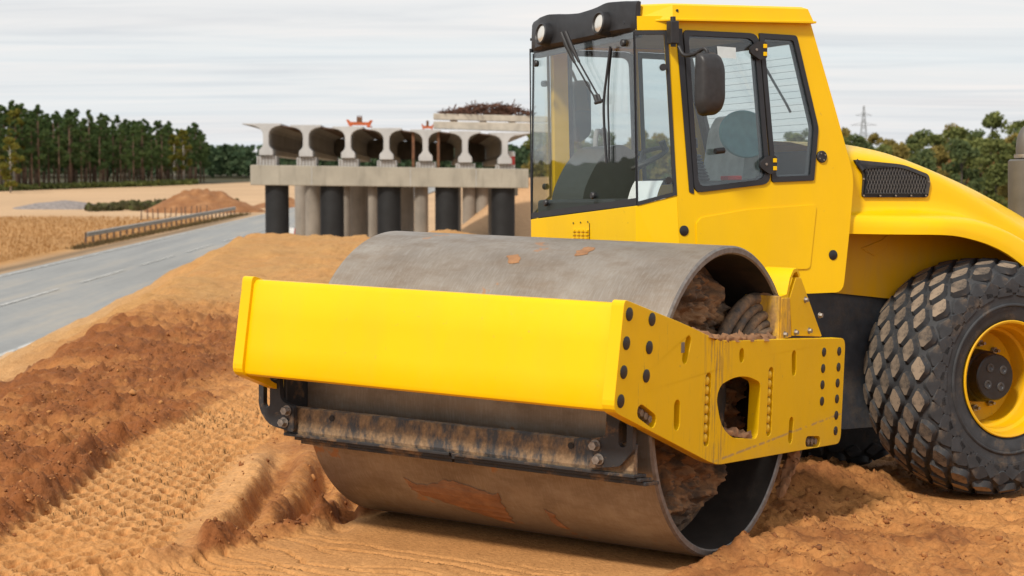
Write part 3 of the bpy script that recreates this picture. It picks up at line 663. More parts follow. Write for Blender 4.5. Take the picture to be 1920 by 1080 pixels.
# ------------------------------------------------------------------ bridge under construction
BY = 83.5; PXM = FPX / BY
def bx(px): return (px - 960) / PXM
def bz(py): return 2.063 + (285 - py) / PXM
br = thing('bridge', (bx(730), BY, ROAD_Z), 'unfinished concrete bridge with seven girders on a pier of black piles', 'bridge')
MBr = Matrix.Translation((-bx(730), -BY, -ROAD_Z))
xl, xr = bx(470), bx(991)
def capz(x, top): u = (x - xl) / (xr - xl); return (bz(309) * (1 - u) + bz(317) * u) if top else (bz(346.7) * (1 - u) + bz(352.8) * u)
mb = MB(); cuts = [xl, bx(585), bx(770), bx(893), xr]
o_cap = MB().add([(xl, BY, capz(xl, 0)), (xr, BY, capz(xr, 0)), (xr, BY + 1.5, capz(xr, 0)), (xl, BY + 1.5, capz(xl, 0)), (xl, BY, capz(xl, 1)), (xr, BY, capz(xr, 1)), (xr, BY + 1.5, capz(xr, 1)), (xl, BY + 1.5, capz(xl, 1))],
               [(0, 3, 2, 1), (4, 5, 6, 7), (0, 1, 5, 4), (1, 2, 6, 5), (2, 3, 7, 6), (3, 0, 4, 7)]).build('pier_cap', 'cap_concrete', br, MBr, bevel=.03)
for c in cuts[1:-1]: MB().box((c - .012, BY - .012, capz(c, 0) + .04), (c + .012, BY + .02, capz(c, 1) - .04)).build('joint_strip', 'girder_concrete', o_cap, Matrix())
for px in (516, 620, 727.6, 837, 943):
    X = bx(px); g0 = gz(X, BY + .75) - .2; MB().lathe([(g0, .001), (g0, .53), (capz(X, 0) + .02, .53), (capz(X, 0) + .02, .001)], 28, 'Z', (X, BY + .72, 0)).build('pile', 'bitumen', br, MBr, 40)
def col_row(Y, pxs, r, top, mat='column_concrete'):
    for px in pxs:
        X = (px - 960) / FPX * Y; g0 = gz(X, Y) - .3; MB().lathe([(g0, .001), (g0, r), (top, r), (top, .001)], 24, 'Z', (X, Y, 0)).build('column', mat, br, MBr, 40)
DX, DZ = -.045, -.0125; LEN = 24.0
col_row(BY + 22.6, (589, 674, 760, 848, 932), .50, .42); col_row(BY + 31, (566, 645, 697, 790, 880, 905), .42, .2)
x0, x1 = bx(470) + DX * 22 - .2, bx(991) + DX * 22 + .6
MB().box((x0, BY + 21.8, .40), (x1, BY + 23.4, 1.15)).build('far_pier_cap', 'column_concrete', br, MBr)
MB().box((x0 + .2, BY + 30.0, .1), (x1 + .4, BY + 31.6, .75)).build('far_pier_cap', 'column_concrete', br, MBr)
gp = [(-.68, 1.43), (.68, 1.43), (.68, 1.34), (.42, 1.28), (.24, 1.18), (.14, 1.02), (.125, .85), (.125, .48), (.17, .38), (.30, .24), (.31, .02), (.29, 0), (-.29, 0), (-.31, .02), (-.30, .24), (-.17, .38), (-.125, .48), (-.125, .85), (-.14, 1.02), (-.24, 1.18), (-.42, 1.28), (-.68, 1.34)]
gpl = [(-1.05, 1.43)] + gp[1:-1] + [(-.55, 1.33), (-1.05, 1.39)]
gpr = [gp[0], (1.15, 1.43), (1.15, 1.38), (.6, 1.30)] + gp[3:]
webs = [500.4, 575, 653.6, 725.5, 798.6, 872.6, 947]; gtop = []
for i, px in enumerate(webs):
    X = bx(px); zb = bz(291 + 2.75 * i); zt = bz(231.5 + 2.85 * i); s = (zt - zb) / 1.43; P = gpl if i == 0 else gpr if i == 6 else gp; m = len(P); gtop.append((X, zt))
    v = [(X + a, BY - .12, zb + h * s) for a, h in P] + [(X + a + DX * LEN, BY - .12 + LEN, zb + h * s + DZ * LEN) for a, h in P]
    f = [tuple(range(m))[::-1], tuple(range(m, 2 * m))] + [(k, (k + 1) % m, m + (k + 1) % m, m + k) for k in range(m)]
    MB().add(v, f).build('girder', 'girder_concrete', br, MBr, bevel=.015, seg=1)
    bl = MB(); n = 6; w = .86
    bl.box((X - w / 2, BY + .06, capz(X, 1) - .03), (X + w / 2, BY + 1.2, zb - .04))
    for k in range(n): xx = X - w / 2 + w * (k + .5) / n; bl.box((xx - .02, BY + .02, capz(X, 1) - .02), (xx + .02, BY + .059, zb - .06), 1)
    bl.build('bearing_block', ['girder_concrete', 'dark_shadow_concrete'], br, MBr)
for i in range(6):      # formwork boards over the gaps between the girders, and the end wall far back
    a, za = gtop[i]; c, zc = gtop[i + 1]; v = []
    for Y in (BY + .3, BY + LEN - .3):
        for z_ in (-.03, .03): v += [(a + .60 + DX * (Y - BY), Y, za - .11 + z_ + DZ * (Y - BY)), (c - .60 + DX * (Y - BY), Y, zc - .11 + z_ + DZ * (Y - BY))]
    MB().add(v, [(0, 1, 3, 2), (4, 6, 7, 5), (0, 4, 5, 1), (2, 3, 7, 6), (0, 2, 6, 4), (1, 5, 7, 3)]).build('formwork_board', 'formwork_wood', br, MBr)
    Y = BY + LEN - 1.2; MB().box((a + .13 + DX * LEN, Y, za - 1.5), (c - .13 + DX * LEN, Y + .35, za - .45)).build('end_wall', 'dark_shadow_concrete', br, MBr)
for px in (775, 822): X = bx(px); MB().box((X - .06, BY + .1, bz(314)), (X + .06, BY + .22, bz(247))).build('steel_prop', 'rust_steel', br, MBr)
# on the deck
def cradle(px0, px1, py0, py1, label):
    X0, X1, zb, zt = bx(px0), bx(px1), bz(py1), bz(py0); c = (X0 + X1) / 2; w = X1 - X0; h = zt - zb
    t = thing('formwork_cradle', (c, BY + .9, zb), label, 'formwork')
    MB().plate([(-.5 * w, .62 * h), (-.42 * w, .64 * h), (-.34 * w, .45 * h), (.34 * w, .42 * h), (.42 * w, .60 * h), (.5 * w, .58 * h), (.38 * w, 0), (.3 * w, 0), (.28 * w, .16 * h), (-.28 * w, .16 * h), (-.3 * w, 0), (-.36 * w, 0)], [], -.12, .12, lambda u, v_, q: (u, q, v_)).build('frame', 'orange_paint', t)
    MB().box((-.1 * w, -.1, .44 * h), (.1 * w, .1, .86 * h)).build('winch', 'rust_steel', t)
    mb = MB(); [mb.tube([(x_ * w, 0, .8 * h), (x_ * w * 1.1, 0, 1.0 * h)], .02, 5) for x_ in (-.07, 0, .07)]; mb.build('bolt_rods', 'rust_steel', t)
    MB().box((-.45 * w, -.5, -.01), (-.3 * w, .5, .07 * h)).build('skid', 'orange_paint', t); MB().box((.3 * w, -.5, -.01), (.45 * w, .5, .07 * h)).build('skid', 'orange_paint', t)
cradle(647, 697, 216, 238.2, 'orange steel formwork cradle standing alone on the bridge girders'); cradle(789, 812, 226, 243.5, 'small orange formwork cradle beside the stacked concrete beams')
def long_beam(px0, px1, yt0, yb0, yt1, yb1, Y, label):
    c = bx((px0 + px1) / 2); X0, X1 = bx(px0), bx(px1); P = [(X0, bz(yb0)), (X1, bz(yb1)), (X1, bz(yt1)), (X0, bz(yt0))]; hb = bz(yb0)
    o = MB().plate([(a - c, z_ - hb) for a, z_ in P], [], -.35, .35, lambda u, v_, q: (u, q, v_)).build('concrete_beam', 'plank_concrete', None, Matrix.Translation((c, Y, hb)), bevel=.03); tag(o, label, 'beam', 'beams stacked on the bridge'); return o
long_beam(812, 1030, 227.5, 241, 231, 248.5, BY + 1.0, 'long concrete beam lying on the girders, lower of the stacked two'); long_beam(812, 1036, 212.5, 224, 218, 230, BY + 1.0, 'long concrete beam on top of the stack, under the scrap heap')
bk_m = MB().box((-.16, -.3, 0), (.16, .3, .1)).me('timber_block', 'formwork_wood')
for px, py in ((850, 229.6), (905, 231.2), (960, 232.6)): tag(obj('timber_block', bk_m, None, Matrix.Translation((bx(px), BY + 1.0, bz(py)))), 'small dark timber block between the two stacked beams', 'block', 'blocks between the stacked beams')
mb = MB()
for k in range(430):
    u = random.random(); px = 826 + 172 * u; hgt = (np.interp(u, [0, .22, .35, .62, .8, 1], [2, 9, 19, 21, 17, 4])) / PXM; z_ = bz(213.2 + 3 * u) + random.random() ** .8 * hgt
    p = Vector((bx(px), BY + 1.0 + random.uniform(-.4, .4), z_)); d = Vector((random.gauss(0, 1), random.gauss(0, .6), random.gauss(0, .45))).normalized() * random.uniform(.12, .36); e2 = p + d + Vector((0, 0, random.uniform(-.08, .08)))
    p.z = max(p.z, bz(213 + 3.5 * u)); e2.z = max(e2.z, bz(213 + 3.5 * u)); mb.tube([p - d * .6, p, e2], random.uniform(.012, .03), 4)
for k in range(60):
    u = .2 + .65 * random.random(); px = 826 + 172 * u; s = random.uniform(.08, .17); z_ = bz(213.2 + 3 * u) + random.random() * .25; q = Vector((bx(px), BY + 1, z_)); mb.box(q - Vector((s, s, s * .6)), q + Vector((s, s, s * .6)))
o = mb.build('scrap_heap', 'scrap_rust', None, Matrix()); c0 = Vector((bx(910), BY + 1, bz(214))); o.data.transform(Matrix.Translation(-c0)); o.location = c0; tag(o, 'tangled heap of rusty scrap rods on the stacked beams', 'scrap heap')
# red and white things around the pier
t = thing('storage_tank', (-.05 + bx(960) * 1.1, 97, -.2), 'small red tank with white lid behind the right end of the pier', 'tank'); t.location.z = max(gz(t.location.x, 97), .0) if False else 2.063 - 25 * 97 / FPX - .15
MB().lathe([(0, .001), (0, .20), (.62, .20), (.62, .001)], 20, 'Z').build('shell', 'red_plastic', t, smooth=40); MB().lathe([(.62, .001), (.62, .21), (.82, .20), (.88, .12), (.88, .001)], 20, 'Z').build('lid', 'white_plastic', t, smooth=40)
MB().box((-.35, -.35, -1.4), (.35, .35, -.002)).build('stand', 'cap_concrete', t)
def barrier(x, y, rz, tilt, label):
    t = thing('road_barrier', (x, y, gz(x, y)), label, 'barrier', None, rz); t.rotation_euler = (0, tilt, rz); prof = [(-.25, 0), (.25, 0), (.25, .2), (.1, .4), (.08, .85), (-.08, .85), (-.1, .4), (-.25, .2)]
    for k in range(4):
        u0, u1 = -.7 + .35 * k, -.7 + .35 * (k + 1) - .012; m = len(prof); v = [(u0, a, h) for a, h in prof] + [(u1, a, h) for a, h in prof]
        MB().add(v, [tuple(range(m)), tuple(range(m, 2 * m))[::-1]] + [(i, (i + 1) % m, m + (i + 1) % m, m + i) for i in range(m)]).build('block', 'barrier_red' if k % 2 == 0 else 'white_plastic', t)
barrier((549 - 960) / FPX * 128, 128, .25, .12, 'red and white road barrier leaning beside the leftmost black pile'); barrier((577 - 960) / FPX * 136, 136, -.15, 0, 'red and white road barrier standing left of the second black pile'); 
# power pylon beyond the wood
PY = 520.; t = thing('power_pylon', ((1617 - 960) / FPX * PY, PY, gz((1617 - 960) / FPX * PY, PY)), 'lattice power pylon standing above the wood behind the cab', 'pylon'); zt = 2.063 + 86 / FPX * PY - t.location.z
mb = MB(); lv = np.linspace(0, 1, 13)
def hw(u): return 1.9 * (1 - u) ** 1.15 + .12
for sx_ in (-1, 1):
    for sy in (-1, 1): mb.tube([(sx_ * hw(u), sy * hw(u), zt * u) for u in lv], .11, 4)
for a, c in zip(lv[:-1], lv[1:]):
    for sy in (-1, 1): mb.tube([(-hw(a), sy * hw(a), zt * a), (hw(c), sy * hw(c), zt * c)], .06, 4); mb.tube([(hw(a), sy * hw(a), zt * a), (-hw(c), sy * hw(c), zt * c)], .06, 4)
mb.build('tower', 'pylon_steel', t)
for u, w in ((.60, 2.6), (.74, 3.6), (.87, 2.2)):
    mb = MB(); mb.tube([(-w, 0, zt * u), (w, 0, zt * u)], .09, 4); mb.tube([(-w, 0, zt * u), (0, 0, zt * u + .8), (w, 0, zt * u)], .07, 4); mb.build('cross_arm', 'pylon_steel', t)

# ------------------------------------------------------------------ the roller
RT = Vector((1.2, 11.3, 0))
roller = thing('road_roller', RT, 'large yellow single-drum road roller with steered front and glazed cab', 'road roller')
LF = Matrix.Translation(-RT) @ MF; LR = Matrix.Translation(-RT) @ MR; I4 = Matrix()
def T(*p): return Matrix.Translation(p)
def disc(r, d, n=20, axis='X', dome=0):       # short cylinder with its base at 0 facing +axis
    return MB().lathe([(-.004, .0005), (-.004, r), (d * .7, r), (d, r * .88), (d + dome, .0005)], n, axis)
def hexbolt(r, d, axis='X'): 
    mb = MB(); mb.lathe([(-.002, .0005), (-.002, r * 1.35), (d * .18, r * 1.35), (d * .18, .0005)], 14, axis); mb.lathe([(d * .18, .0005), (d * .18, r), (d, r), (d * 1.02, .0005)], 6, axis); return mb
PX = lambda u, v, w: (w, u, v)                # plate lying in a y-z plane, w = x
PY_ = lambda u, v, w: (u, w, v)               # plate lying in an x-z plane, w = y

# --- drum
mb = MB(); RD = .8; W = 1.065; n = 160
mb.lathe([(-W, .76), (-W, RD - .006), (-W + .006, RD), (W - .012, RD)], n, 'X', (0, 0, .8), 0)
mb.lathe([(W - .012, RD), (W, RD - .010), (W, .765), (W - .008, .757)], n, 'X', (0, 0, .8), 1)
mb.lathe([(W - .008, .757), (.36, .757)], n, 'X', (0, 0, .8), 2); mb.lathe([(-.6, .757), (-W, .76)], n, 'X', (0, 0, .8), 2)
drum = mb.build('drum', ['drum_steel', 'drum_edge', 'drum_inside'], roller, LF, 35)
# web plate deep in the drum with caked mud, hub and motor
def caked(name, x0, r0, r1, seed, amp, parent, holes=()):
    nr, na = 64, 220; v = []; f = []
    for i in range(nr):
        r = r0 + (r1 - r0) * i / (nr - 1)
        for k in range(na):
            a = 2 * math.pi * k / na; y, z = r * math.cos(a), r * math.sin(a); q = Vector((y * 4 + seed, z * 4, 0))
            d = amp * (.5 + .7 * mnoise.fractal(q, 1.0, 2.0, 5) + .42 * mnoise.fractal(q * 3.1, .6, 2.1, 5) + .30 * mnoise.ridged_multi_fractal(q * 2.3, .8, 2.1, 4, .9, 1.6) * .5) * math.sin(math.pi * min(1, i / (nr - 1) * 1.05 + .02)) ** .5
            for hy, hz, hr in holes:
                dd = math.hypot(y - hy, (z - hz) * .8); d -= .22 * max(0., 1 - (dd / hr) ** 4)
            v.append((x0 + d, y, .8 + z))
    for i in range(nr - 1):
        for k in range(na): f.append((i * na + k, i * na + (k + 1) % na, (i + 1) * na + (k + 1) % na, (i + 1) * na + k))
    return MB().add(v, f).build(name, 'dried_mud', parent, I4, 180)
caked('web_plate', .74, .10, .752, 3, .20, drum, ((-.44, -.30, .15), (-.40, .32, .14), (.40, -.3, .14), (.42, .30, .14)))
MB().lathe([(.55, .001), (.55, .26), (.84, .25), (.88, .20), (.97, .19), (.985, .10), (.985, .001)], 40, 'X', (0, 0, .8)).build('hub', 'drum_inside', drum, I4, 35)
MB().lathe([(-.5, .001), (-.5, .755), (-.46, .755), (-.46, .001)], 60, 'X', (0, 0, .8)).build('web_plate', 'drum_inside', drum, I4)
# rusty soil stuck to the shell: thin raised patches that follow the curve
def patch(name, pts, h=.004):
    from mathutils.geometry import delaunay_2d_cdt
    c = [p for p in pts]; lo = [min(p[i] for p in c) for i in (0, 1)]; hi = [max(p[i] for p in c) for i in (0, 1)]
    out = []
    for i in range(len(c)):
        a = Vector(c[i]); b2 = Vector(c[(i + 1) % len(c)]); k = max(2, int((b2 - a).length / .012))
        for j in range(k): p = a.lerp(b2, j / k); q = Vector((p.x * 22, p.y * 22, 3)); out.append((p.x + .022 * mnoise.noise(q), p.y + .022 * mnoise.noise(q + Vector((9, 4, 1)))))
    tris = tessellate_polygon([[Vector((p[0], p[1], 0)) for p in out]]); n = len(out); R0 = RD + .0015; v = []
    for rr in (R0, R0 + h): v += [(p[0], -rr * math.cos(p[1]), .8 + rr * math.sin(p[1])) for p in (out if rr == R0 else inset(out, .004))]
    f = [tuple(i + n for i in t) for t in tris] + [(i, (i + 1) % n, n + (i + 1) % n, n + i) for i in range(n)]
    return MB().add(v, f).build(name, 'stuck_soil', drum, I4, 50)
patch('soil_patch', [(-.503, -.623), (-.461, -.655), (-.37, -.673), (-.222, -.586), (-.125, -.601), (-.052, -.635), (.056, -.663), (.091, -.656), (.056, -1.018), (-.025, -1.004), (-.182, -.897), (-.353, -.81), (-.487, -.752)])
patch('soil_patch', [(.332, -.745), (.381, -.807), (.39, -.939), (.398, -.976), (.342, -.956), (.333, -.851)])
patch('soil_patch', [(.312, 1.237), (.356, 1.317), (.406, 1.291), (.396, 1.178), (.342, 1.156)], .003)
patch('soil_patch', [(-.057, 1.11), (.016, 1.133), (.054, 1.028), (.003, 1.017)], .003)

# --- front frame: two thick side plates, front cross plate
OUT = [(-1.206, 1.411), (-.581, 1.243), (-.235, 1.136), (.428, 1.091), (1.353, 1.021), (1.317, .419), (-.231, .512), (-.332, .542), (-1.293, .905)]
out = rounded(OUT, [.03, .2, .25, .3, .06, .06, .1, .1, .05])
dh = rounded([(-.262, .853), (-.215, .915), (-.074, .938), (.083, .93), (.247, .88), (.225, .585), (-.087, .632), (-.204, .708)], [.08, .06, .1, .1, .04, .05, .07, .08])
SL = [((-.573, 1.165), (-.606, 1.085), .028), ((-.677, .862), (-.677, .772), .030), ((-1.035, .875), (-.92, .819), .034), ((.015, 1.054), (.017, 1.030), .026), ((.654, .985), (.66, .900), .027), ((.640, .625), (.632, .533), .027), ((.862, .488), (1.0, .471), .030)]
BC = [((-.352, .962), (-.363, .652), .030), ((.37, .920), (.357, .612), .030)]
holes = [dh] + [slot(*s) for s in SL] + [slot(*s) for s in BC]
XO, XI = 1.14, 1.075
def dotpos():
    a = [(-1.161, 1.339), (-1.184, 1.208), (-1.205, 1.077), (-1.228, .946), (-.945, 1.299), (-.967, 1.169), (-.991, 1.038)]
    c = [(1.05, .967), (1.043, .876), (1.039, .785), (1.038, .693), (1.262, .953), (1.258, .863), (1.251, .773), (1.247, .683), (1.243, .59), (1.239, .502)]
    return [(p, .0315) for p in a] + [(p, .0255) for p in c]
for sg in (1, -1):
    sp = MB().plate(out, holes, XI * sg, XO * sg, PX).build('side_plate', 'yellow_frame', roller, LF, bevel=.006)
    if sg > 0:
        caps = {.0315: disc(.0315, .004, 24).me('bolt_plug', 'black_cap', 40), .0255: disc(.0255, .004, 24).me('bolt_plug', 'black_cap', 40)}
        for p, r in dotpos(): obj('bolt_plug', caps[r], sp, T(XO + .0005, *p))
        nut = MB().lathe([(-.02, .0005), (-.02, .021), (.012, .021), (.018, .012), (.018, .0005)], 14, 'X').me('bolt', 'yellow_frame', 40)
        for a, c, r in BC:
            for k in range(7): u = (k + .5) / 7; obj('bolt', nut, sp, T(XO - .018, a[0] + (c[0] - a[0]) * u * 1.07 - (c[0] - a[0]) * .035, a[1] + (c[1] - a[1]) * (u * 1.07 - .035)))
        [MB().box((XI - .02, min(a[0], c[0]) - .036, c[1] - .036), (XO - .022, max(a[0], c[0]) + .036, a[1] + .036)).build('slot_backing', 'dried_mud', sp, I4) for a, c, r in BC]
        bn = hexbolt(.018, .03).me('bolt', 'bolt_muddy', 40)
        for a, c, r in (SL[2], SL[6]):
            for k in range(3): u = .15 + .35 * k; obj('bolt', bn, sp, T(XO - .034, a[0] + (c[0] - a[0]) * u, a[1] + (c[1] - a[1]) * u))
            yy = (a[0] + c[0]) / 2; zz = (a[1] + c[1]) / 2; MB().plate(slot(a, c, r + .004), [], XI + .005, XO - .034, PX).build('slot_backing', 'dried_mud', sp, I4)
        MB().box((XO - .002, -.648, 1.115), (XO + .003, -.618, 1.165)).build('rating_plate', 'grille_wire', sp, I4)
# front plate: slightly leaning, folded back along its top and bottom
prof = [(-1.085, 1.352), (-1.150, 1.388), (-1.172, 1.386), (-1.192, 1.365), (-1.222, 1.20), (-1.246, 1.05), (-1.264, .925), (-1.258, .905), (-1.24, .893), (-1.12, .905), (-1.12, .93), (-1.225, .925), (-1.205, 1.05), (-1.182, 1.2), (-1.155, 1.355), (-1.09, 1.325)]
v = [(x, y, z) for x in (-XI, XI) for y, z in prof]; m = len(prof)
fp = MB().add(v, [tuple(range(m)), tuple(range(m, 2 * m))[::-1]] + [(k, (k + 1) % m, m + (k + 1) % m, m + k) for k in range(m)]).build('front_plate', 'yellow_paint', roller, LF, 35)
# folded cover on the rear of the right side plate, where the hoses enter
hp = [(.502, 1.10), (.54, 1.30), (.66, 1.30), (.70, 1.41), (.735, 1.435), (.775, 1.43), (.80, 1.40), (1.10, 1.066), (1.08, 1.05), (.504, 1.088)]
cv = MB().plate([(.70, 1.085), (.66, 1.295), (.735, 1.40), (.80, 1.395), (1.10, 1.052), (1.09, 1.048)], [], 1.085, 1.105, PX).build('hose_cover', 'yellow_frame', roller, LF, bevel=.004)
MB().box((.90, .53, 1.075), (1.104, .553, 1.31)).build('cover_front', 'yellow_muddy', cv, I4, bevel=.003)
mb = MB(); pr = [(.553, 1.31), (.62, 1.315), (.655, 1.40), (.70, 1.445), (.75, 1.45), (.79, 1.41), (.775, 1.395), (.745, 1.43), (.71, 1.425), (.672, 1.39), (.64, 1.295), (.553, 1.292)]
MB().plate(pr, [], .93, 1.104, PX).build('cover_hood', 'yellow_paint', cv, I4, 40)
MB().plate([(.553, 1.075), (.553, 1.30), (.66, 1.295), (.69, 1.08)], [], 1.085, 1.106, PX).build('cover_side', 'yellow_muddy', cv, I4, bevel=.003)
bn = hexbolt(.013, .018).me('bolt', 'bolt_steel', 40)
for y, z in ((.74, 1.10), (.86, 1.27), (.92, 1.095), (1.06, 1.17), (.60, 1.1)): obj('bolt', bn, cv, T(1.105, y, z))
# hoses
HS = [[(.97, .58, 1.285), (.96, .46, 1.285), (.95, .32, 1.225), (.94, .20, 1.12), (.93, .12, .98)], [(.99, .58, 1.235), (.98, .48, 1.235), (.97, .37, 1.185), (.96, .28, 1.09), (.95, .22, .95)],
      [(1.02, .58, 1.20), (1.01, .49, 1.195), (1.0, .40, 1.15), (.99, .33, 1.07), (.98, .28, .95)], [(1.04, .58, 1.16), (1.03, .50, 1.155), (1.02, .42, 1.125), (1.02, .34, 1.09), (1.0, .30, 1.0)], [(1.05, .58, 1.12), (1.05, .50, 1.12), (1.04, .42, 1.105), (1.04, .34, 1.085)]]
def smooth_path(p, n=7):
    p = [Vector(q) for q in p]; o = []
    for i in range(len(p) - 1):
        a, b2, c, d = p[max(i - 1, 0)], p[i], p[i + 1], p[min(i + 2, len(p) - 1)]
        for k in range(n): t = k / n; o.append(.5 * ((2 * b2) + (c - a) * t + (2 * a - 5 * b2 + 4 * c - d) * t * t + (3 * b2 - a - 3 * c + d) * t ** 3))
    return o + [p[-1]]
for i, h in enumerate(HS): MB().tube(smooth_path(h), (.034, .026, .028, .02, .02)[i], 12).build('hydraulic_hose', 'hose_rubber', roller, LF, 60)
# mud lying on the frame edge
def mudline(name, path, w, h, seed, parent, mat='dried_mud', n=60):
    v = []; f = []; m = 9
    P = smooth_path(path, 14); L_ = len(P)
    for i, p in enumerate(P):
        e = min(1, 6 * min(i / L_, 1 - i / L_) + .05)
        for k in range(m):
            a = math.pi * k / (m - 1); q = Vector((p.x * 16 + seed, p.y * 16, p.z * 16 + k * .6)); s = e * (.55 + .9 * abs(mnoise.noise(q)) + .5 * mnoise.noise(q * 2.7))
            v.append((p.x + math.cos(a) * w * s, p.y + .02 * mnoise.noise(q * 1.7), p.z - .004 + math.sin(a) * h * s))
    for i in range(L_ - 1):
        for k in range(m - 1): f.append((i * m + k, i * m + k + 1, (i + 1) * m + k + 1, (i + 1) * m + k))
    return MB().add(v, f).build(name, mat, parent, LF, 180)
mudline('mud_crust', [(1.10, -.50, 1.22), (1.10, -.25, 1.14), (1.10, 0, 1.118), (1.09, .25, 1.10), (1.09, .52, 1.085)], .05, .045, 2, roller, 'stuck_soil')
mudline('mud_crust', [(1.10, -.14, .655), (1.10, .02, .625), (1.10, .20, .588)], .045, .05, 5, roller, 'stuck_soil')
mudline('mud_crust', [(.95, .54, 1.30), (1.0, .55, 1.31), (1.08, .56, 1.31)], .03, .025, 7, roller)
for i, (x, y, z, s) in enumerate(((.93, -.12, .78, .10), (.95, -.17, .90, .075), (.92, -.02, .70, .07), (.90, -.33, 1.02, .10), (.90, -.47, .90, .1), (.94, .5, 1.26, .045))):
    bmx = bmesh.new(); bmesh.ops.create_icosphere(bmx, subdivisions=4, radius=s)
    for q in bmx.verts: q.co *= 1 + .55 * mnoise.fractal(q.co * (1.1 / s) + Vector((i * 7, 0, 0)), 1, 2, 4)
    me = bpy.data.meshes.new('mud_lump'); bmx.to_mesh(me); bmx.free(); me.materials.append(MAT['dried_mud']); me.shade_smooth(); obj('mud_lump', me, roller, LF @ T(x, y, z))
MB().box((.80, .02, .60), (.98, .16, 1.0)).build('drum_support', 'black_steel', roller, LF, bevel=.01)

# --- scraper in front of the drum
sb = MB().add([(x, y, z) for x in (-1.06, 1.07) for y, z in ((-.925, .705), (-.955, .70), (-.975, .58), (-.968, .555), (-.94, .545), (-.93, .57), (-.932, .66))],
              [(0, 1, 2, 3, 4, 5, 6), (13, 12, 11, 10, 9, 8, 7)] + [(k, (k + 1) % 7, 7 + (k + 1) % 7, 7 + k) for k in range(7)]).build('scraper_bar', 'scraper_steel', roller, LF, bevel=.004)
for (y0, y1, z0, z1, a, c) in ((-.985, -.86, .536, .552, -1.05, .02), (-.985, -.86, .536, .552, .035, 1.08), (-.955, -.83, .515, .531, -1.0, 1.10), (-.925, -.79, .492, .510, -.98, .0), (-.925, -.79, .492, .510, .012, 1.11)):
    MB().add([(x, y, z) for x in (a, c) for y, z in ((y0, z0 + .012), (y1, z0), (y1, z1), (y0, z1 + .012))], [(0, 1, 2, 3), (7, 6, 5, 4), (0, 4, 5, 1), (1, 5, 6, 2), (2, 6, 7, 3), (3, 7, 4, 0)]).build('scraper_strip', 'black_steel', sb, I4, bevel=.003)
MB().lathe([(0, .0005), (0, .016), (-.004, .016), (-.004, .0005)], 16, 'Y', (-.74, -.963, .665)).build('bolt_hole', 'black_cap', sb, I4)
MB().lathe([(0, .0005), (0, .016), (-.004, .016), (-.004, .0005)], 16, 'Y', (.72, -.963, .665)).build('bolt_hole', 'black_cap', sb, I4)
for sg in (-1, 1):
    o1 = rounded([(-1.20, .90), (-1.20, .68), (-1.13, .60), (-.96, .575), (-.96, .715), (-1.05, .735), (-1.06, .90)], [.01, .05, .05, .02, .02, .04, .01] if sg < 0 else [.005, .01, .02, .01, .01, .02, .005]); hl = slot((-1.145, .80), (-1.145, .715), .022)
    if sg > 0: o1 = [(-(x) - .115, z) for x, z in o1][::-1]; hl = [(-x - .115, z) for x, z in hl][::-1]
    bk = MB().plate(o1, [hl], -1.01, -.978, PY_).build('scraper_bracket', 'black_steel', roller, LF, bevel=.005)
    xs_ = -1.045 if sg < 0 else .95
    MB().box((xs_ - .012, -.977, .60), (xs_ + .012, -.80, .92)).build('gusset', 'black_steel', bk, I4, bevel=.004)
    nb = hexbolt(.021, -.035, 'Y').me('bolt', 'bolt_steel', 40)
    for x, z in ((-1.0, .69), (-1.02, .625)) + (((-1.08, .875), (-1.12, .88)) if sg < 0 else ()): obj('bolt', nb, bk, T(x if sg < 0 else -x - .115, -1.012, z))
    MB().box((xs_ - .09, -1.10, .893), (xs_ + .09, -.90, .905)).build('mounting_tab', 'black_steel', bk, I4)
# rear scraper behind the drum, low
MB().add([(x, y, z) for x in (-1.0, 1.08) for y, z in ((.86, .42), (.98, .60), (1.02, .58), (.90, .36))], [(0, 1, 2, 3), (7, 6, 5, 4), (0, 4, 5, 1), (1, 5, 6, 2), (2, 6, 7, 3), (3, 7, 4, 0)]).build('rear_scraper', 'black_steel', roller, LF, bevel=.01)
mudline('mud_crust', [(1.08, .84, .50), (1.08, .78, .36), (1.07, .72, .26), (1.07, .66, .2)], .04, .05, 9, roller, 'stuck_soil')
# rear cross beam of the front frame and steering joint
MB().box((-1.07, 1.12, .50), (1.07, 1.30, .98)).build('rear_beam', 'yellow_dusty', roller, LF, bevel=.01)
MB().lathe([(.35, .001), (.35, .26), (1.05, .26), (1.05, .001)], 30, 'Z', (0, 1.72, 0)).build('steering_joint', 'chassis_steel', roller, LF, 40)
MB().box((-.35, 1.25, .50), (.35, 1.7, .95)).build('joint_arm', 'chassis_steel', roller, LF, bevel=.02)

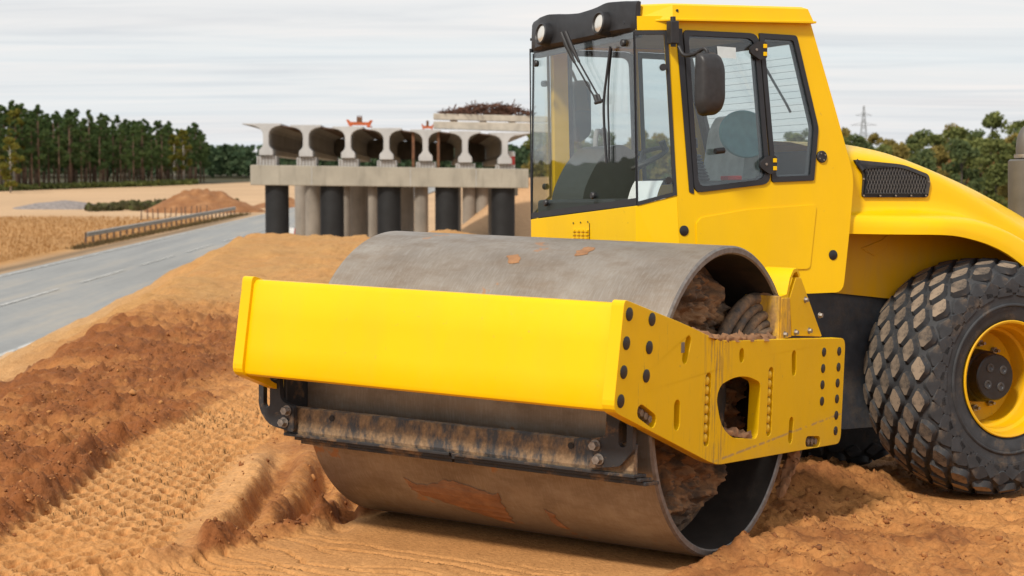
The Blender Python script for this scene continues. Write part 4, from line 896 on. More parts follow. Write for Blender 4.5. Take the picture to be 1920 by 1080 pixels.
# ================================================================== rear half
# --- wheels
TW, TR_, XC = .30, .74, .74
prof = [(-.275, .375), (-.285, .42), (-.30, .50), (-.30, .575), (-.285, .635), (-.25, .676), (-.18, .702), (-.09, .713), (0, .716), (.09, .713), (.18, .702), (.25, .676), (.285, .635), (.30, .575), (.30, .50), (.292, .455), (.296, .445), (.285, .42), (.282, .385), (.268, .36)]
def surf(t):       # tread surface: lateral position along the arc -> (x, r, normal)
    pts = prof; best = None
    import bisect
    P = [Vector(p) for p in pts[3:14]]; seg = [(P[i + 1] - P[i]).length for i in range(len(P) - 1)]; tot = sum(seg); s = t * tot
    for i, l in enumerate(seg):
        if s <= l or i == len(seg) - 1:
            p = P[i].lerp(P[i + 1], s / l); d = (P[i + 1] - P[i]).normalized(); return p, Vector((-d.y, d.x))
        s -= l
def lug_mesh(k, flat):
    pts = []
    for i in range(16):
        a = 2 * math.pi * (i + .5) / 16; r = min(.86, 1 / (abs(math.cos(a)) ** .74 + abs(math.sin(a)) ** .74) * 1.06); pts.append((math.cos(a) * r * .060 * k, math.sin(a) * r * .092 * k))
    v = [(x * 1.28, y * 1.22, -.012) for x, y in pts] + [(x * 1.06, y * 1.05, .019 * flat) for x, y in pts] + [(x * .99, y * 1.0, .028 * flat) for x, y in pts] + [(0, 0, .030 * flat)]
    f = []; mi = []
    for j in range(2):
        for i in range(16): f.append((j * 16 + i, j * 16 + (i + 1) % 16, (j + 1) * 16 + (i + 1) % 16, (j + 1) * 16 + i)); mi.append(0)
    for i in range(16): f.append((32 + i, 32 + (i + 1) % 16, 48)); mi.append(1 if flat > .7 else 0)
    return mesh('tread_lug', v, f, ['tyre_rubber', 'lug_face'], 50, mi)
LUG = [lug_mesh(.93, .95), lug_mesh(.86, .45)]
rows = [(.06, 1), (.155, 1), (.25, 0), (.345, 0), (.44, 0), (.535, 0), (.63, 0), (.725, 0), (.815, 1), (.90, 1)]
rows = [(.05, 1), (.16, 0), (.272, 0), (.386, 0), (.5, 0), (.614, 0), (.728, 0), (.84, 0), (.95, 1)]
NL = 22
def lug_frames():
    out = []
    for j, (t, kind) in enumerate(rows):
        p, nrm = surf(t)
        for k in range(NL):
            a = 2 * math.pi * (k + .5 * (j % 2)) / NL; rad = Vector((0, math.cos(a), math.sin(a))); tan = Vector((0, -math.sin(a), math.cos(a)))
            N_ = (Vector((1, 0, 0)) * nrm.x + rad * nrm.y).normalized(); N_ = N_ if N_.dot(rad) > -.5 else -N_
            side = tan.cross(N_).normalized(); o = Vector((p.x, rad.y * p.y, rad.z * p.y)); w_ = random.uniform(-.07, .07); tan, side = tan * math.cos(w_) + side * math.sin(w_), side * math.cos(w_) - tan * math.sin(w_); k_ = random.uniform(.92, 1.05); tan = tan * k_; side = side * random.uniform(.93, 1.05); o = o - N_ * random.uniform(0, .004)
            out.append((kind, Matrix(((side.x, tan.x, N_.x, o.x), (side.y, tan.y, N_.y, o.y), (side.z, tan.z, N_.z, o.z), (0, 0, 0, 1)))))
    return out
LFm = lug_frames()
def wheel(sg, full):
    M = LR @ T(sg * XC, 0, .735) @ (I4 if sg > 0 else Matrix.Rotation(math.pi, 4, 'Z'))
    ty = MB().lathe(prof, 96, 'X').build('tyre', 'tyre_rubber', roller, M, 50)
    if full:
        for kind, m_ in LFm: obj('tread_lug', LUG[kind], ty, m_)
        sh = MB()       # raised wavy shoulder pattern and bead ring
        for k in range(NL):
            a = 2 * math.pi * (k + .5) / NL
            for da, rr, w_, h_ in ((0, .575, .055, .05), (.11, .545, .06, .035)):
                c, s = math.cos(a + da), math.sin(a + da); q = []
                for u, vv in ((-1, -.8), (1, -.8), (1.0, .3), (0, 1.1), (-1.0, .3)):
                    r = rr + vv * h_; y0, z0 = r * c - u * w_ * s, r * s + u * w_ * c; q.append((y0, z0))
                n5 = 5; vv_ = [(.296, y, z) for y, z in q] + [(.308, y * .995, z * .995) for y, z in q]
                sh.add(vv_, [(5, 6, 7, 8, 9)] + [(i, (i + 1) % n5, n5 + (i + 1) % n5, n5 + i) for i in range(n5)])
        sh.build('shoulder_pattern', 'tyre_rubber', ty, I4, bevel=.003)
        MB().lathe([(.298, .470), (.306, .462), (.306, .455), (.297, .449)], 96, 'X').build('bead_ring', 'tyre_rubber', ty, I4, 40)
    else:
        mb = MB()
        for kind, m_ in LFm:
            me = LUG[kind]; mb.add([m_ @ q.co for q in me.vertices], [tuple(p.vertices) for p in me.polygons])
        mb.build('tread_lugs', 'tyre_rubber', ty, I4, 50)['kind'] = 'stuff'
    rp = [(.262, .352), (.285, .364), (.290, .358), (.285, .346), (.262, .338), (.20, .335), (.185, .318), (.10, .312), (.09, .296), (-.02, .285), (-.03, .24), (-.035, .001)]
    rm = MB().lathe(rp, 72, 'X').build('rim', 'yellow_rim', roller, M, 32)
    hb = MB().lathe([(-.036, .001), (-.036, .168), (.06, .160), (.07, .150), (.145, .146), (.152, .138), (.152, .001)], 48, 'X').build('hub', 'hub_black', rm, I4, 35)
    bt = MB().tube([(-.04, 0, 0), (.03, 0, 0)], .010, 8); bt.lathe([(-.035, .001), (-.035, .022), (-.005, .022), (-.005, .001)], 6, 'X'); bt = bt.me('wheel_bolt', 'bolt_steel', 40)
    for k in range(10): a = 2 * math.pi * k / 10 + .2; obj('wheel_bolt', bt, rm, T(0, .205 * math.cos(a), .205 * math.sin(a)))
    bs = MB().lathe([(.150, .001), (.150, .030), (.158, .027), (.158, .016), (.153, .012), (.153, .001)], 18, 'X').me('hub_boss', 'chassis_steel', 40)
    for k in range(4): a = 2 * math.pi * k / 4 + .6; obj('hub_boss', bs, hb, T(0, .075 * math.cos(a), .075 * math.sin(a)))
wheel(1, True); wheel(-1, False)
MB().tube([(-.72, 0, .74), (.72, 0, .74)], .16, 20).build('rear_axle', 'chassis_steel', roller, LR, 40)
# --- chassis below cab and hood
MB().plate(rounded([(-1.62, 1.30), (-1.62, .78), (-1.2, .62), (-.86, .42), (-.55, .42), (-.42, .60), (.9, .60), (.9, 1.30)], .04), [], -.45, .45, PX).build('chassis', 'chassis_steel', roller, LR, bevel=.01)
MB().plate(rounded([(-1.10, 1.30), (-.47, 1.225), (.1, 1.36), (.7, 1.42), (1.4, 1.42), (1.4, 1.66), (.2, 1.70), (-1.1, 1.70)], .02), [], .462, .482, PX).build('inner_fender', 'yellow_dusty', roller, LR, bevel=.004)
MB().plate([(-.72, 1.55), (-.56, 1.60), (-.50, 1.64), (-.52, 1.55), (-.62, 1.50)], [], .483, .488, PX).build('cover_flap', 'yellow_dusty', roller, LR, bevel=.002)
# --- hood with fender bulge
def itp(x, P): return float(np.interp(x, [p[0] for p in P], [p[1] for p in P]))
HT = [(-1.2, 2.19), (-.761, 2.185), (-.546, 2.169), (-.293, 2.101), (-.035, 2.015), (.228, 1.92), (.497, 1.803), (.679, 1.719), (1.1, 1.50), (1.5, 1.25)]
HE = [(-1.2, 2.15), (-.928, 2.145), (-.717, 2.129), (-.302, 2.045), (-.133, 1.978), (.17, 1.84), (.48, 1.681), (1.1, 1.34), (1.5, 1.05)]
RG = [(-1.2, 1.765), (-.657, 1.76), (-.243, 1.748), (.011, 1.697), (.271, 1.579), (.6, 1.38), (1.1, 1.05), (1.5, .85)]
SK = [(-1.2, 1.655), (-.738, 1.64), (-.37, 1.632), (-.119, 1.575), (.03, 1.519), (.18, 1.429), (.5, 1.16), (1.1, .85), (1.5, .7)]
def sm(P, y): return sum(itp(y + d, P) * w for d, w in ((-.16, .1), (-.08, .2), (0, .4), (.08, .2), (.16, .1)))
ys = np.linspace(-1.06, 1.45, 60); sec = []
for y in ys:
    t, e, g, k = sm(HT, y), sm(HE, y), sm(RG, y), sm(SK, y); e = min(e, t - .012)
    h = [(0, t + .045), (.22, t + .030), (.40, t), (.50, t - (t - e) * .45), (.575, e + .005), (.612, e - .025), (.628, e - .06)]
    lo = g + .055; zz = e - .06
    h += [(.628 + .012 * q, zz + (lo - zz) * q) for q in (.33, .66, 1)]
    xo = .735 + .22 * float(ss(-1.02, -.40, np.array(y))); wd = xo - .655
    h += [(.655 + wd * a, b_) for a, b_ in ((.02, g + .028), (.15, g + .012), (.42, g + .004), (.68, g - .004), (.88, g - .022), (.98, g - .05), (1, k + .035), (1, k), (.92, k), (.9, k + .03), (.8, g - .05), (.5, g - .035), (.15, g - .03))]
    sec.append(h)
m = len(sec[0]); v = []; f = []
for sg in (1, -1):
    b0 = len(v)
    for y, h in zip(ys, sec): v += [(sg * x, y, z) for x, z in h]
    for i in range(len(ys) - 1):
        for k in range(m - 1): f.append((b0 + i * m + k, b0 + i * m + k + 1, b0 + (i + 1) * m + k + 1, b0 + (i + 1) * m + k))
me = mesh('hood', v, f, 'yellow_paint', None); bm2 = bmesh.new(); bm2.from_mesh(me); bmesh.ops.remove_doubles(bm2, verts=bm2.verts, dist=1e-4); bmesh.ops.recalc_face_normals(bm2, faces=bm2.faces); bm2.to_mesh(me); bm2.free(); me.shade_smooth(); me.set_sharp_from_angle(angle=R(55))
hood = obj('hood', me, roller, LR)
GO = rounded([(-.895, 2.098), (-.52, 2.068), (-.319, 2.004), (-.311, 1.945), (-.328, 1.862), (-.836, 1.868), (-.819, 2.004)], [.01, .06, .03, .01, .02, .02, .03]); GI = inset(GO, .022)
MB().plate(GO, [], .632, .641, PX).build('grille_backing', 'black_cap', hood, I4)
MB().plate(GO, [GI], .641, .652, PX).build('grille_frame', 'chassis_steel', hood, I4, bevel=.002)
def clip_line(p, d, poly):
    ts = []
    for i in range(len(poly)):
        a = Vector(poly[i]); e = Vector(poly[(i + 1) % len(poly)]) - a; den = d.x * e.y - d.y * e.x
        if abs(den) < 1e-9: continue
        w = a - p; t = (w.x * e.y - w.y * e.x) / den; s = (w.x * d.y - w.y * d.x) / den
        if 0 <= s < 1: ts.append(t)
    ts.sort(); return [(ts[i], ts[i + 1]) for i in range(0, len(ts) - 1, 2)]
mb = MB()
for sgn, off in ((1, .0465), (-1, .0445)):
    d = Vector((.42 * sgn, 1)).normalized(); n_ = Vector((d.y, -d.x))
    for k in range(-60, 60):
        p = Vector((-.6, 1.96)) + n_ * (k * .0215)
        for a, c in clip_line(p, d, GI): q0, q1 = p + d * a, p + d * c; mb.tube([(.6 + off, q0.x, q0.y), (.6 + off, q1.x, q1.y)], .0015, 4, cap=False)
mb.build('grille_mesh', 'grille_wire', hood, I4)
sc_m = disc(.006, .004, 10).me('screw', 'bolt_steel', 40)
for y, z in ((-.825, 1.98), (-.826, 1.878), (-.70, 1.876), (-.58, 1.875), (-.46, 1.874), (-.345, 1.873), (-.32, 1.96)): obj('screw', sc_m, hood, T(.652, y, z))
ex = MB().lathe([(1.55, .001), (1.55, .115), (2.10, .115), (2.112, .10), (2.112, .001)], 32, 'Z', (.12, .945, 0)).build('exhaust', 'exhaust_steel', roller, LR, 40)
MB().tube(smooth_path([(.12, .945, 2.10), (.12, .945, 2.20), (.12, .965, 2.27), (.12, 1.03, 2.32)]), .062, 18).build('tail_pipe', 'exhaust_steel', ex, I4, 60)
MB().lathe([(2.12, .064), (2.12, .075), (2.145, .075), (2.145, .064)], 20, 'Z', (.12, .945, 0)).build('pipe_clamp', 'bolt_steel', ex, I4, 40)

# --- cab shell
def sx(z): return .76 - .05 * (z - 1.9)
def SIDE(sg): return lambda u, v, w: (sg * (sx(v) + w), u, v)
so = [(-2.262, 2.90), (-1.257, 2.91), (-1.103, 2.414), (-1.034, 2.183), (-.979, 2.003), (-1.0, 1.836), (-1.029, 1.647), (-1.09, 1.30), (-2.24, 1.30), (-2.235, 1.90)]
so = rounded(so, [.01, .01, .02, .05, .08, .1, .1, .06, .02, .0])
DGR = ([(-2.148, 2.831), (-1.652, 2.826), (-1.604, 1.965), (-2.112, 1.918)], [.03, .06, .06, .05]); RQR = ([(-1.624, 2.828), (-1.377, 2.822), (-1.246, 2.285), (-1.29, 1.983), (-1.571, 1.975)], [.01, .02, .03, .01, .015])
def rin(P, d): return rounded(inset(P[0], d), P[1])
cab = None
def add_mid(poly):      # extra points where the wall bends, so the plate follows it
    o = []
    for i in range(len(poly)):
        a, c = poly[i], poly[(i + 1) % len(poly)]; o.append(a)
        if (a[1] - 1.9) * (c[1] - 1.9) < 0: t = (1.9 - a[1]) / (c[1] - a[1]); o.append((a[0] + (c[0] - a[0]) * t, 1.9))
    return o
for sg in (1, -1):
    up = [(-2.262, 2.90), (-1.257, 2.91), (-1.103, 2.414), (-1.034, 2.183), (-.979, 2.0), (-1.0, 1.836), (-1.029, 1.647), (-1.09, 1.30), (-2.225, 1.30), (-2.236, 1.9)]
    w = MB(); w.plate(rounded(up, [.005, .01, .02, .05, .08, .1, .1, .06, 0, 0]), [rin(DGR, -.012), rin(RQR, -.012)], -.045, 0, SIDE(sg))
    ws = w.build('cab_wall', 'yellow_paint', roller, LR, bevel=.005)
    for nm, pl in (('door_window', DGR), ('rear_quarter_window', RQR)):
        g = MB().plate(rin(pl, .002), [], -.004, .002, SIDE(sg)).build(nm, 'tinted_glass', ws, I4)
        MB().plate(rin(pl, -.011), [rin(pl, .020)], .0025, .012, SIDE(sg)).build('window_seal', 'rubber_seal', g, I4, bevel=.002); MB().plate(rin(pl, -.004), [rin(pl, .030)], -.03, -.0045, SIDE(sg)).build('window_frame', 'cab_dark', g, I4)
    if sg > 0:
        cab = ws
        MB().plate(rounded([(-2.117, 1.733), (-2.084, 1.763), (-1.759, 1.805), (-1.275, 1.827), (-1.268, 1.808), (-1.329, 1.459), (-1.352, 1.447), (-1.763, 1.449), (-2.12, 1.459)], .012), [], -.002, .007, SIDE(1)).build('door_panel', 'yellow_paint', ws, I4, bevel=.006, seg=3)
        pl = disc(.030, .006, 26, 'X', .002).me('blind_plug', 'black_cap', 40)
        for y, z in ((-2.20, 1.69), (-1.156, 1.525)): obj('blind_plug', pl, ws, T(sx(z) + .001, y, z))
        hd = disc(.036, .012, 26).build('door_stop', 'black_plastic', ws, T(sx(2.113) + .001, -1.215, 2.113), 40); s3 = disc(.005, .004, 8).me('screw', 'bolt_steel', 40)
        for k in range(4): a = k * 1.57 + .5; obj('screw', s3, hd, T(.012, .022 * math.cos(a), .022 * math.sin(a)))
        for y, z in ((-1.64, 2.739), (-1.60, 2.069)):
            hg = MB().plate(rounded([(-.075, .012), (-.02, .05), (.04, .045), (.04, -.045), (-.01, -.06), (-.075, -.02)], .012), [], .010, .034, PX).build('door_hinge', 'black_plastic', ws, T(sx(z), y, z), bevel=.004)
            for dz in (-.024, .022): MB().box((.030, .012, dz - .012), (.040, .036, dz + .012)).build('hinge_pin', 'yellow_paint', hg, I4, bevel=.002)
            disc(.008, .005, 10).build('screw', 'bolt_steel', hg, T(.034, -.035, .0), 40)
        MB().tube([(sx(2.15) + .035, -1.99, 2.145), (sx(2.15) + .035, -1.93, 2.15)], .018, 10).build('door_latch', 'black_plastic', ws, I4, 40)
        MB().plate(rounded([(-1.93, 2.755), (-1.80, 2.75), (-1.80, 2.685), (-1.925, 2.69)], .003), [], .0022, .0032, SIDE(1)).build('window_sticker', 'sticker', ws, I4)
        MB().plate(rounded([(-2.205, 2.85), (-2.165, 2.85), (-2.125, 1.90), (-2.155, 1.91)], .005), [], .0005, .006, SIDE(1)).build('door_gap', 'rubber_seal', ws, I4)
# front: windshield, corner panes, nose
CF = -2.44
def nose():
    zl, zr = 1.757, 1.838
    o = [(-.655, zl), (.655, zr), (.655, 1.36), (-.655, 1.36)]
    n = MB().plate(o, [], CF + .03, CF - .006, PY_); np_ = n.build('nose_panel', 'yellow_paint', roller, LR, bevel=.008, seg=3)
    sl = MB().box((-.018, -.016, -.006), (.018, 0, .006)).me('louvre', 'yellow_paint')
    for i in range(4):
        for j in range(4): obj('louvre', sl, np_, T(-.075 + i * .052, CF - .006, 1.69 - j * .021))
    s3 = disc(.006, -.005, 8, 'Y').me('screw', 'black_cap', 40)
    for i in range(3): obj('screw', s3, np_, T(-.09 + i * .09, CF - .006, 1.735 + .004 * i))
    MB().box((.105, CF - .009, 1.60), (.109, CF - .004, 1.735)).build('seam', 'black_cap', np_, I4)
    wp = [(-.60, 2.80), (.642, 2.83), (.655, zr + .004), (-.655, zl + .004)]
    g = MB().plate(wp, [], CF - .003, CF + .003, PY_).build('windshield', 'clear_glass', roller, LR)
    MB().plate([(-.655, zl + .004), (.655, zr + .004), (.655, zr + .044), (-.655, zl + .040)], [], CF - .0045, CF - .0032, PY_).build('window_band', 'rubber_seal', g, I4)
    MB().plate([(.642, 2.83), (.655, zr), (.651, zr), (.638, 2.83)], [], CF - .006, CF + .006, PY_).build('window_seal', 'rubber_seal', g, I4); MB().plate([(-.60, 2.80), (-.655, zl), (-.651, zl), (-.596, 2.80)], [], CF - .006, CF + .006, PY_).build('window_seal', 'rubber_seal', g, I4)
    kn = MB().lathe([(.004, .0005), (.004, .020), (-.012, .022), (-.02, .016), (-.02, .0005)], 16, 'Y').me('glass_knob', 'black_plastic', 40)
    for x, z in ((-.545, 2.735), (.535, 2.775), (-.44, 1.86), (.16, 1.90)): obj('glass_knob', kn, g, T(x, CF - .004, z))
    for sg in (1, -1):
        z0 = zr if sg > 0 else zl; a, c = (.655, CF), (.755, -2.237)
        def Q(x, y, z): return (sg * x, y, z)
        top = 2.835; tx = sx(top) + .003
        v = [Q(.642, CF, top), Q(tx, -2.262, top), Q(.757, -2.237, 1.895), Q(.655, CF, z0)]; w = [Q(.636, CF + .003, top), Q(tx - .006, -2.258, top), Q(.751, -2.233, 1.895), Q(.649, CF + .004, z0)]
        gq = MB().add(v + w, [(0, 1, 2, 3), (7, 6, 5, 4), (0, 4, 5, 1), (1, 5, 6, 2), (2, 6, 7, 3), (3, 7, 4, 0)]).build('corner_window', 'tinted_glass', roller, LR)
        V4 = [Vector(q) for q in v]; nrm = (V4[1] - V4[0]).cross(V4[3] - V4[0]).normalized(); nrm = nrm if nrm.x * sg > 0 else -nrm; cen = sum(V4, Vector()) / 4
        inn = [V4[i] + (V4[j] - V4[i]).normalized() * w1 + (V4[k] - V4[i]).normalized() * .022 for i, j, k, w1 in ((0, 1, 3, .006), (1, 0, 2, .022), (2, 3, 1, .022), (3, 2, 0, .006))]; o8 = [p + nrm * .0015 for p in V4] + [p + nrm * .0015 for p in inn] + [p + nrm * .008 for p in V4] + [p + nrm * .008 for p in inn]
        f = []
        for i in range(4): j = (i + 1) % 4; f += [(8 + i, 8 + j, 12 + j, 12 + i), (i, j, 4 + j, 4 + i), (4 + i, 4 + j, 12 + j, 12 + i), (i, j, 8 + j, 8 + i)]
        MB().add(o8, f).build('window_seal', 'rubber_seal', gq, I4)
        for u, vv in ((.80, .22), (.80, .90)): p = V4[0].lerp(V4[1], u).lerp(V4[3].lerp(V4[2], u), vv) + nrm * .004; MB().tube([p, p + nrm * .026], .020, 14).build('glass_knob', 'black_plastic', gq, I4, 40)
        lo = [Q(.655, CF - .005, z0 - .002), Q(.757, -2.237, 1.893), Q(.787, -2.226, 1.30), Q(.655, CF - .005, 1.30), Q(.62, CF + .03, z0 - .002), Q(.72, -2.21, 1.893), Q(.72, -2.21, 1.30), Q(.62, CF + .03, 1.30)]
        MB().add(lo, [(0, 1, 2, 3), (7, 6, 5, 4), (0, 4, 5, 1), (1, 5, 6, 2), (2, 6, 7, 3), (3, 7, 4, 0)]).build('corner_panel', 'yellow_paint', roller, LR)
        hd = [Q(.642, CF + .01, 2.84), Q(tx, -2.262, 2.84), Q(tx, -2.262, 2.92), Q(.642, CF + .01, 2.92)]; hi = [Q(.60, CF + .05, 2.84), Q(tx - .04, -2.23, 2.84), Q(tx - .04, -2.23, 2.92), Q(.60, CF + .05, 2.92)]
        MB().add(hd + hi, [(0, 1, 2, 3), (7, 6, 5, 4), (0, 4, 5, 1), (1, 5, 6, 2), (2, 6, 7, 3), (3, 7, 4, 0)]).build('corner_header', 'yellow_paint', roller, LR)
nose()
# rear wall with window
def RW(u, v, w):        # leaning plane between the rear pillars
    t = (2.90 - v) / .72; return (u, -1.275 + .215 * min(t, 1.25) + w - .01, v)
rw = MB().plate([(-.70, 2.90), (.70, 2.90), (.715, 2.0), (-.715, 2.0)], [[(-.60, 2.80), (.60, 2.80), (.62, 2.16), (-.62, 2.16)]], -.03, .0, RW).build('rear_wall', 'cab_dark', roller, LR)
MB().plate([(-.60, 2.80), (.60, 2.80), (.62, 2.16), (-.62, 2.16)], [], -.018, -.012, RW).build('rear_window', 'clear_glass', rw, I4)
MB().box((-.71, -1.08, 1.36), (.71, -1.04, 2.0)).build('rear_bulkhead', 'cab_dark', roller, LR)
MB().box((-.70, -2.40, 1.31), (.70, -1.1, 1.36)).build('cab_floor', 'cab_dark', roller, LR)
for k in range(14): z = 2.20 + k * .04; MB().tube([RW(-.58, z, -.02), RW(.58, z, -.02)], .0012, 4).build('heating_wire', 'cab_dark', rw, I4)
MB().tube([RW(.1, 2.80, .015), RW(.28, 2.45, .02), RW(.30, 2.40, .02)], .008, 6).build('rear_wiper', 'black_plastic', rw, I4)
# roof: yellow cap, black visor with two lamps
v = []
def roof_ring(o, yr, z0, z1): q = max(o, .02); z0 += .010 * (z0 > 2.95); return [(-.625 + q, -2.440 + q, z0), (.625 - q, -2.440 + q, z0), (.757 - o, -2.25 + o * .5, z0), (.757 - o, yr, z1), (-.757 + o, yr, z1), (-.757 + o, -2.25 + o * .5, z0)]
for o, yr, z0, z1 in ((0, -1.25, 2.890, 2.905), (0, -1.25, 2.900, 2.917), (.013, -1.262, 2.902, 2.919), (.028, -1.29, 2.972, 2.990), (.055, -1.32, 2.984, 3.004)): v += roof_ring(o, yr, z0, z1)
f = [tuple(range(6)), tuple(range(24, 30))] + [(k * 6 + i, k * 6 + (i + 1) % 6, (k + 1) * 6 + (i + 1) % 6, (k + 1) * 6 + i) for k in range(4) for i in range(6)]
roof = MB().add(v, f).build('roof', 'yellow_paint', roller, LR, bevel=.004)
disc(.008, .005, 10).build('screw', 'black_cap', roof, T(.737, -2.21, 2.95), 40)
MB().box((-.60, -2.40, 2.85), (.60, -1.30, 2.888)).build('headliner', 'cab_lining', roof, I4)
MB().plate([(-.63, 2.845), (.645, 2.885), (.645, 2.80), (-.61, 2.775)], [], CF + .012, CF + .05, PY_).build('header_rail', 'cab_dark', roof, I4)
CV = CF + .055; xs_ = np.linspace(-.64, .645, 49); v = []; f = []
for x in xs_:
    ax = abs(x - .01); peak = math.exp(-((ax - .36) / .12) ** 2); zt = 3.014 - .018 * max(0, 1 - ax / .36) + .008 * peak - .012 * max(0, ax - .5) / .15
    zb = 2.835 + .02 * (x - .01) + .0; mid = 2.90 - .0 * peak; dep = .055 + .035 * peak - .035 * max(0, ax - .5) / .22
    top_in = 2.985
    cb = CV + .02 * max(0, ax - .5) / .14
    v += [(x, CF + .035, zb - .012), (x, cb - .055, zb - .012), (x, cb - .06 - dep * .3, zb + .01), (x, cb - .06 - dep * .25, mid), (x, cb - .055 - dep * .25, zt - .02), (x, cb - .04 - dep * .4, zt), (x, CF + .03, zt + .004), (x, CF + .045, zt)]
m = 8
for i in range(len(xs_) - 1):
    for k in range(m): f.append((i * m + k, i * m + (k + 1) % m, (i + 1) * m + (k + 1) % m, (i + 1) * m + k))
f += [tuple(range(m)), tuple((len(xs_) - 1) * m + k for k in range(m))[::-1]]
vz = MB().add(v, f).build('visor', 'black_plastic', roller, LR, 40)
for x in (-.365, .352):
    lp = MB().lathe([(0, .001), (0, .070), (-.03, .074), (-.078, .068), (-.084, .060), (-.076, .054)], 36, 'Y', (0, 0, 0)).build('work_lamp', 'black_plastic', roller, LR @ T(x, CF + .005, 2.893) @ Matrix.Rotation(R(-8), 4, 'X'), 40)
    MB().lathe([(-.072, .054), (-.080, .040), (-.083, .02), (-.084, .0005)], 30, 'Y').build('lens', 'lamp_lens', lp, I4, 60)
for x in (-.62, .66): disc(.010, -.006, 10, 'Y').build('screw', 'black_cap', vz, T(x * .9, CF - .035, 2.885), 40)
# wipers
yw = CF - .035
for i, (x0, x1) in enumerate(((-.075, .265), (-.02, .305))):
    a = MB(); a.tube([(x0, yw - .05, 2.885), (x0 + .04, yw - .035, 2.80), (x0 + .09, yw - .01, 2.70)], [.012, .014, .009], 8); a.tube([(x0 + .09, yw - .01, 2.70), (x1, yw, 2.45 + .01 * i)], .0055, 6); a.tube([(x1 - .03, yw, 2.49), (x1, yw, 2.445)], .012, 8)
    a.build('wiper_arm', 'black_plastic', roller, LR, 40)
wb = MB().tube([(.255, yw - .005, 2.445), (.345, yw - .005, 2.455)], .011, 8).build('wiper_link', 'black_plastic', roller, LR, 40)
mb = MB(); mb.tube(smooth_path([(.415, yw + .008, 2.765), (.375, yw + .004, 2.60), (.345, yw, 2.45), (.34, yw + .004, 2.30), (.352, yw + .010, 2.09)]), .008, 6); mb.tube(smooth_path([(.405, yw + .022, 2.755), (.368, yw + .022, 2.58), (.356, yw + .022, 2.42), (.362, yw + .022, 2.25), (.36, yw + .022, 2.10)]), .006, 6)
mb.build('wiper_blade', 'rubber_seal', roller, LR, 40)
# mirror and its arm
ma = MB(); ma.tube(smooth_path([(.79, -2.235, 2.74), (.83, -2.225, 2.69), (.90, -2.20, 2.69), (.965, -2.175, 2.715), (.985, -2.165, 2.66), (.985, -2.165, 2.42)]), .011, 10); ar = ma.build('mirror_arm', 'black_plastic', roller, LR, 50)
MB().box((.745, -2.29, 2.755), (.80, -2.235, 2.885)).build('arm_bracket', 'black_plastic', ar, I4, bevel=.006); MB().tube([(.775, -2.262, 2.74), (.775, -2.262, 2.91)], .016, 10).build('arm_pin', 'black_plastic', ar, I4, 40)
mo = rounded([(-2.235, 2.69), (-2.10, 2.695), (-2.065, 2.62), (-2.065, 2.42), (-2.10, 2.345), (-2.215, 2.335), (-2.245, 2.40)], [.03, .05, .08, .08, .05, .03, .05], 6); cc = Vector((sum(p[0] for p in mo) / len(mo), sum(p[1] for p in mo) / len(mo)))
v = []; f = []; n = len(mo)
for x, k in ((.955, .93), (.965, 1.0), (.985, 1.0), (1.015, .93), (1.032, .78), (1.038, .5)): v += [(x, cc.x + (p[0] - cc.x) * k, cc.y + (p[1] - cc.y) * k) for p in mo]
for j in range(5):
    for i in range(n): f.append((j * n + i, j * n + (i + 1) % n, (j + 1) * n + (i + 1) % n, (j + 1) * n + i))
f += [tuple(range(n))[::-1], tuple(5 * n + i for i in range(n))]
MB().add(v, f).build('mirror', 'mirror_shell', roller, LR, 50)
MB().plate(inset(mo, .014), [], .950, .9545, PX).build('mirror_glass', 'grille_wire', roller, LR)
# --- inside the cab
co = [(-2.40, 1.36), (-2.40, 1.92), (-2.30, 2.10), (-2.20, 2.20), (-2.12, 2.215), (-2.03, 2.17), (-1.99, 2.05), (-2.04, 1.85), (-2.10, 1.36)]
MB().plate(rounded(co, [.01, .08, .1, .08, .05, .05, .06, .1, .01]), [], -.46, -.06, PX).build('console', 'console_plastic', roller, LR, bevel=.05, seg=4)
MB().box((-.62, -2.42, 1.36), (.35, -2.30, 1.88)).build('dash_shelf', 'cab_dark', roller, LR, bevel=.02)
MB().plate(rounded([(-2.40, 1.36), (-2.40, 1.78), (-2.28, 1.90), (-2.1, 1.86), (-2.1, 1.36)], .05), [], -.66, -.47, PX).build('dash_side', 'cab_dark', roller, LR, bevel=.03)
MB().box((.36, -2.40, 1.36), (.64, -2.22, 1.855)).build('dash_shelf', 'cab_dark', roller, LR, bevel=.01)
st = Vector((-.20, -1.92, 2.12)); Ms = T(*st) @ Matrix.Rotation(R(24), 4, 'X')
mb = MB(); n = 40; mb.tube([(.19 * math.cos(2 * math.pi * k / n), .19 * math.sin(2 * math.pi * k / n), 0) for k in range(n + 1)], .015, 8, cap=False)
for a in (.3, 2.4, 4.5): mb.tube([(0, 0, -.04), (.18 * math.cos(a), .18 * math.sin(a), 0)], [.022, .014], 8)
mb.tube([(.15, .12, .01), (.15, .12, .07)], .022, 10); sw = mb.build('steering_wheel', 'black_plastic', roller, LR @ Ms, 50)
MB().tube([(-.20, -1.935, 2.09), (-.22, -2.10, 1.75)], .035, 12).build('steering_column', 'black_plastic', roller, LR, 40)
def soft_box(a, b, bev): return MB().box(a, b)
seat = soft_box((-.30, -1.72, 1.62), (.24, -1.30, 1.76), 0).build('seat_cushion', 'cab_dark', roller, LR, bevel=.05, seg=4)
MB().plate(rounded([(-1.40, 1.70), (-1.43, 1.9), (-1.36, 2.30), (-1.30, 2.40), (-1.21, 2.40), (-1.24, 2.2), (-1.29, 1.70)], .04), [], -.26, .20, PX).build('seat_back', 'seat_wrap', roller, LR, bevel=.05, seg=4)
v = []; n = 9
bel = MB()
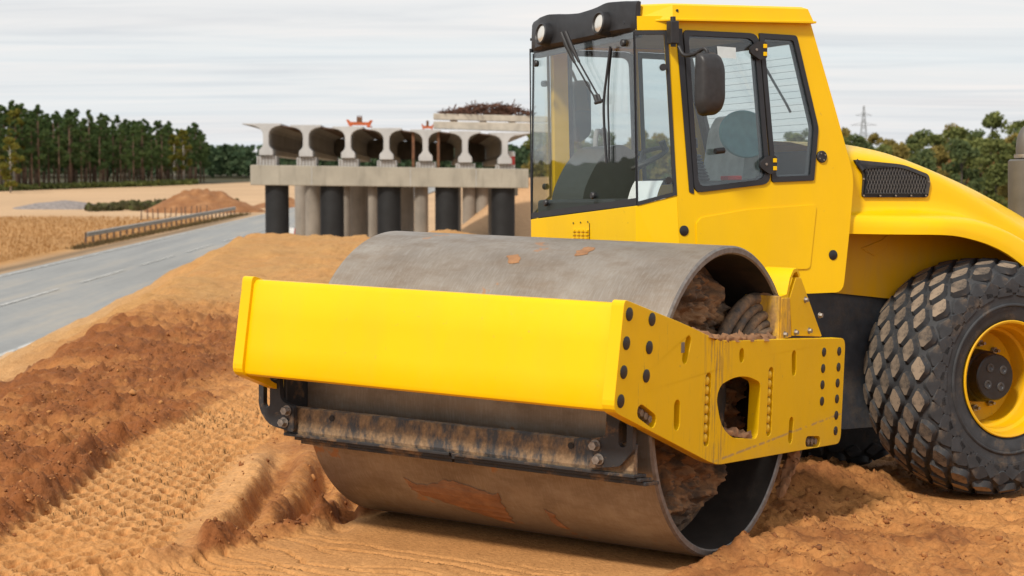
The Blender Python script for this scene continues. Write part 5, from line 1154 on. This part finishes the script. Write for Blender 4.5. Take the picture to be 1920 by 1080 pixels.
for k in range(n): z = 1.40 + k * .026; r = .20 - .006 * k; bel.lathe([(z, r - .03), (z + .013, r), (z + .026, r - .03)], 24, 'Z', (-.03, -1.52, 0))
bel.build('seat_bellows', 'black_plastic', roller, LR)
ab = MB().box((.26, -1.90, 1.70), (.40, -1.40, 1.98)).build('side_console', 'cab_dark', roller, LR, bevel=.02)
mb = MB()
for k in range(8): z = 1.98 + k * .020; r = .085 - .0075 * k; mb.lathe([(z, r - .012), (z + .010, r), (z + .020, r - .014)], 18, 'Z', (.33, -1.83, 0))
mb.tube([(.33, -1.83, 2.12), (.34, -1.85, 2.20)], .010, 8); mb.build('lever_boot', 'rubber_seal', ab, I4, 40)
MB().tube([(.335, -1.845, 2.18), (.345, -1.855, 2.235)], .022, 12).build('lever_knob', 'black_plastic', ab, I4, 40)
MB().box((.27, -1.62, 1.982), (.36, -1.52, 2.01)).build('control_box', 'red_plastic', ab, I4, bevel=.005)
mb = MB().tube(smooth_path([(-.55, -1.95, 1.4), (-.56, -1.95, 2.25), (-.55, -1.98, 2.30), (-.48, -2.06, 2.30), (-.46, -2.08, 2.15)]), .016, 8).build('grab_rail', 'cab_lining', roller, LR, 50)
MB().plate(rounded([(-2.0, 2.66), (-1.87, 2.66), (-1.87, 2.30), (-1.98, 2.24)], .05), [], -.93, -.88, PX).build('far_mirror', 'mirror_shell', roller, LR, bevel=.015); MB().tube([(-.72, -2.2, 2.72), (-.90, -2.0, 2.72), (-.905, -1.95, 2.62)], .010, 8).build('far_mirror_arm', 'black_plastic', roller, LR, 40)
# loose things in the cab
n = 40; v = []
def WR(p): return MR @ Vector(p)
for w_, k in ((-.012, .96), (-.006, 1), (.006, 1), (.012, .96)): v += [(w_, .185 * k * math.cos(2 * math.pi * i / n), .145 * k * math.sin(2 * math.pi * i / n)) for i in range(n)]
f = [tuple(range(n))[::-1], tuple(3 * n + i for i in range(n))] + [(j * n + i, j * n + (i + 1) % n, (j + 1) * n + (i + 1) % n, (j + 1) * n + i) for j in range(3) for i in range(n)]
ov = MB().add(v, f).build('sun_shade', 'teal_fabric', None, MR @ T(.285, -1.448, 2.265) @ Matrix.Rotation(R(-8), 4, 'X'), 40); tag(ov, 'teal oval sun shade leaning by the seat behind the door window', 'sun shade')
for i, (loc, rx_, rz, lab) in enumerate((((.52, -2.33, 1.862), 52, 30, 'white sheet of paper propped up in the corner of the windshield'), ((.60, -2.27, 1.858), 6, 50, 'white sheet of paper lying flat beside the propped sheet'))):
    v = []; nn = 8
    for zt in (0, .0008):
        for a in range(nn + 1):
            for c in (0, 1): v.append((-.105 + .21 * c, .006 * math.sin(a / nn * 3.1), .15 * a / nn) if False else (-.095 + .19 * c, .15 * a / nn, zt + .010 * math.sin(a / nn * 3.1)))
    k = 2 * (nn + 1); f = []
    for a in range(nn): f += [(2 * a, 2 * a + 1, 2 * a + 3, 2 * a + 2), (k + 2 * a, k + 2 * a + 2, k + 2 * a + 3, k + 2 * a + 1)]
    o = MB().add(v, f).build('paper_sheet', 'paper', None, MR @ T(*loc) @ Matrix.Rotation(R(rz), 4, 'Z') @ Matrix.Rotation(R(rx_), 4, 'X'), 60); tag(o, lab, 'paper', 'papers in the cab')
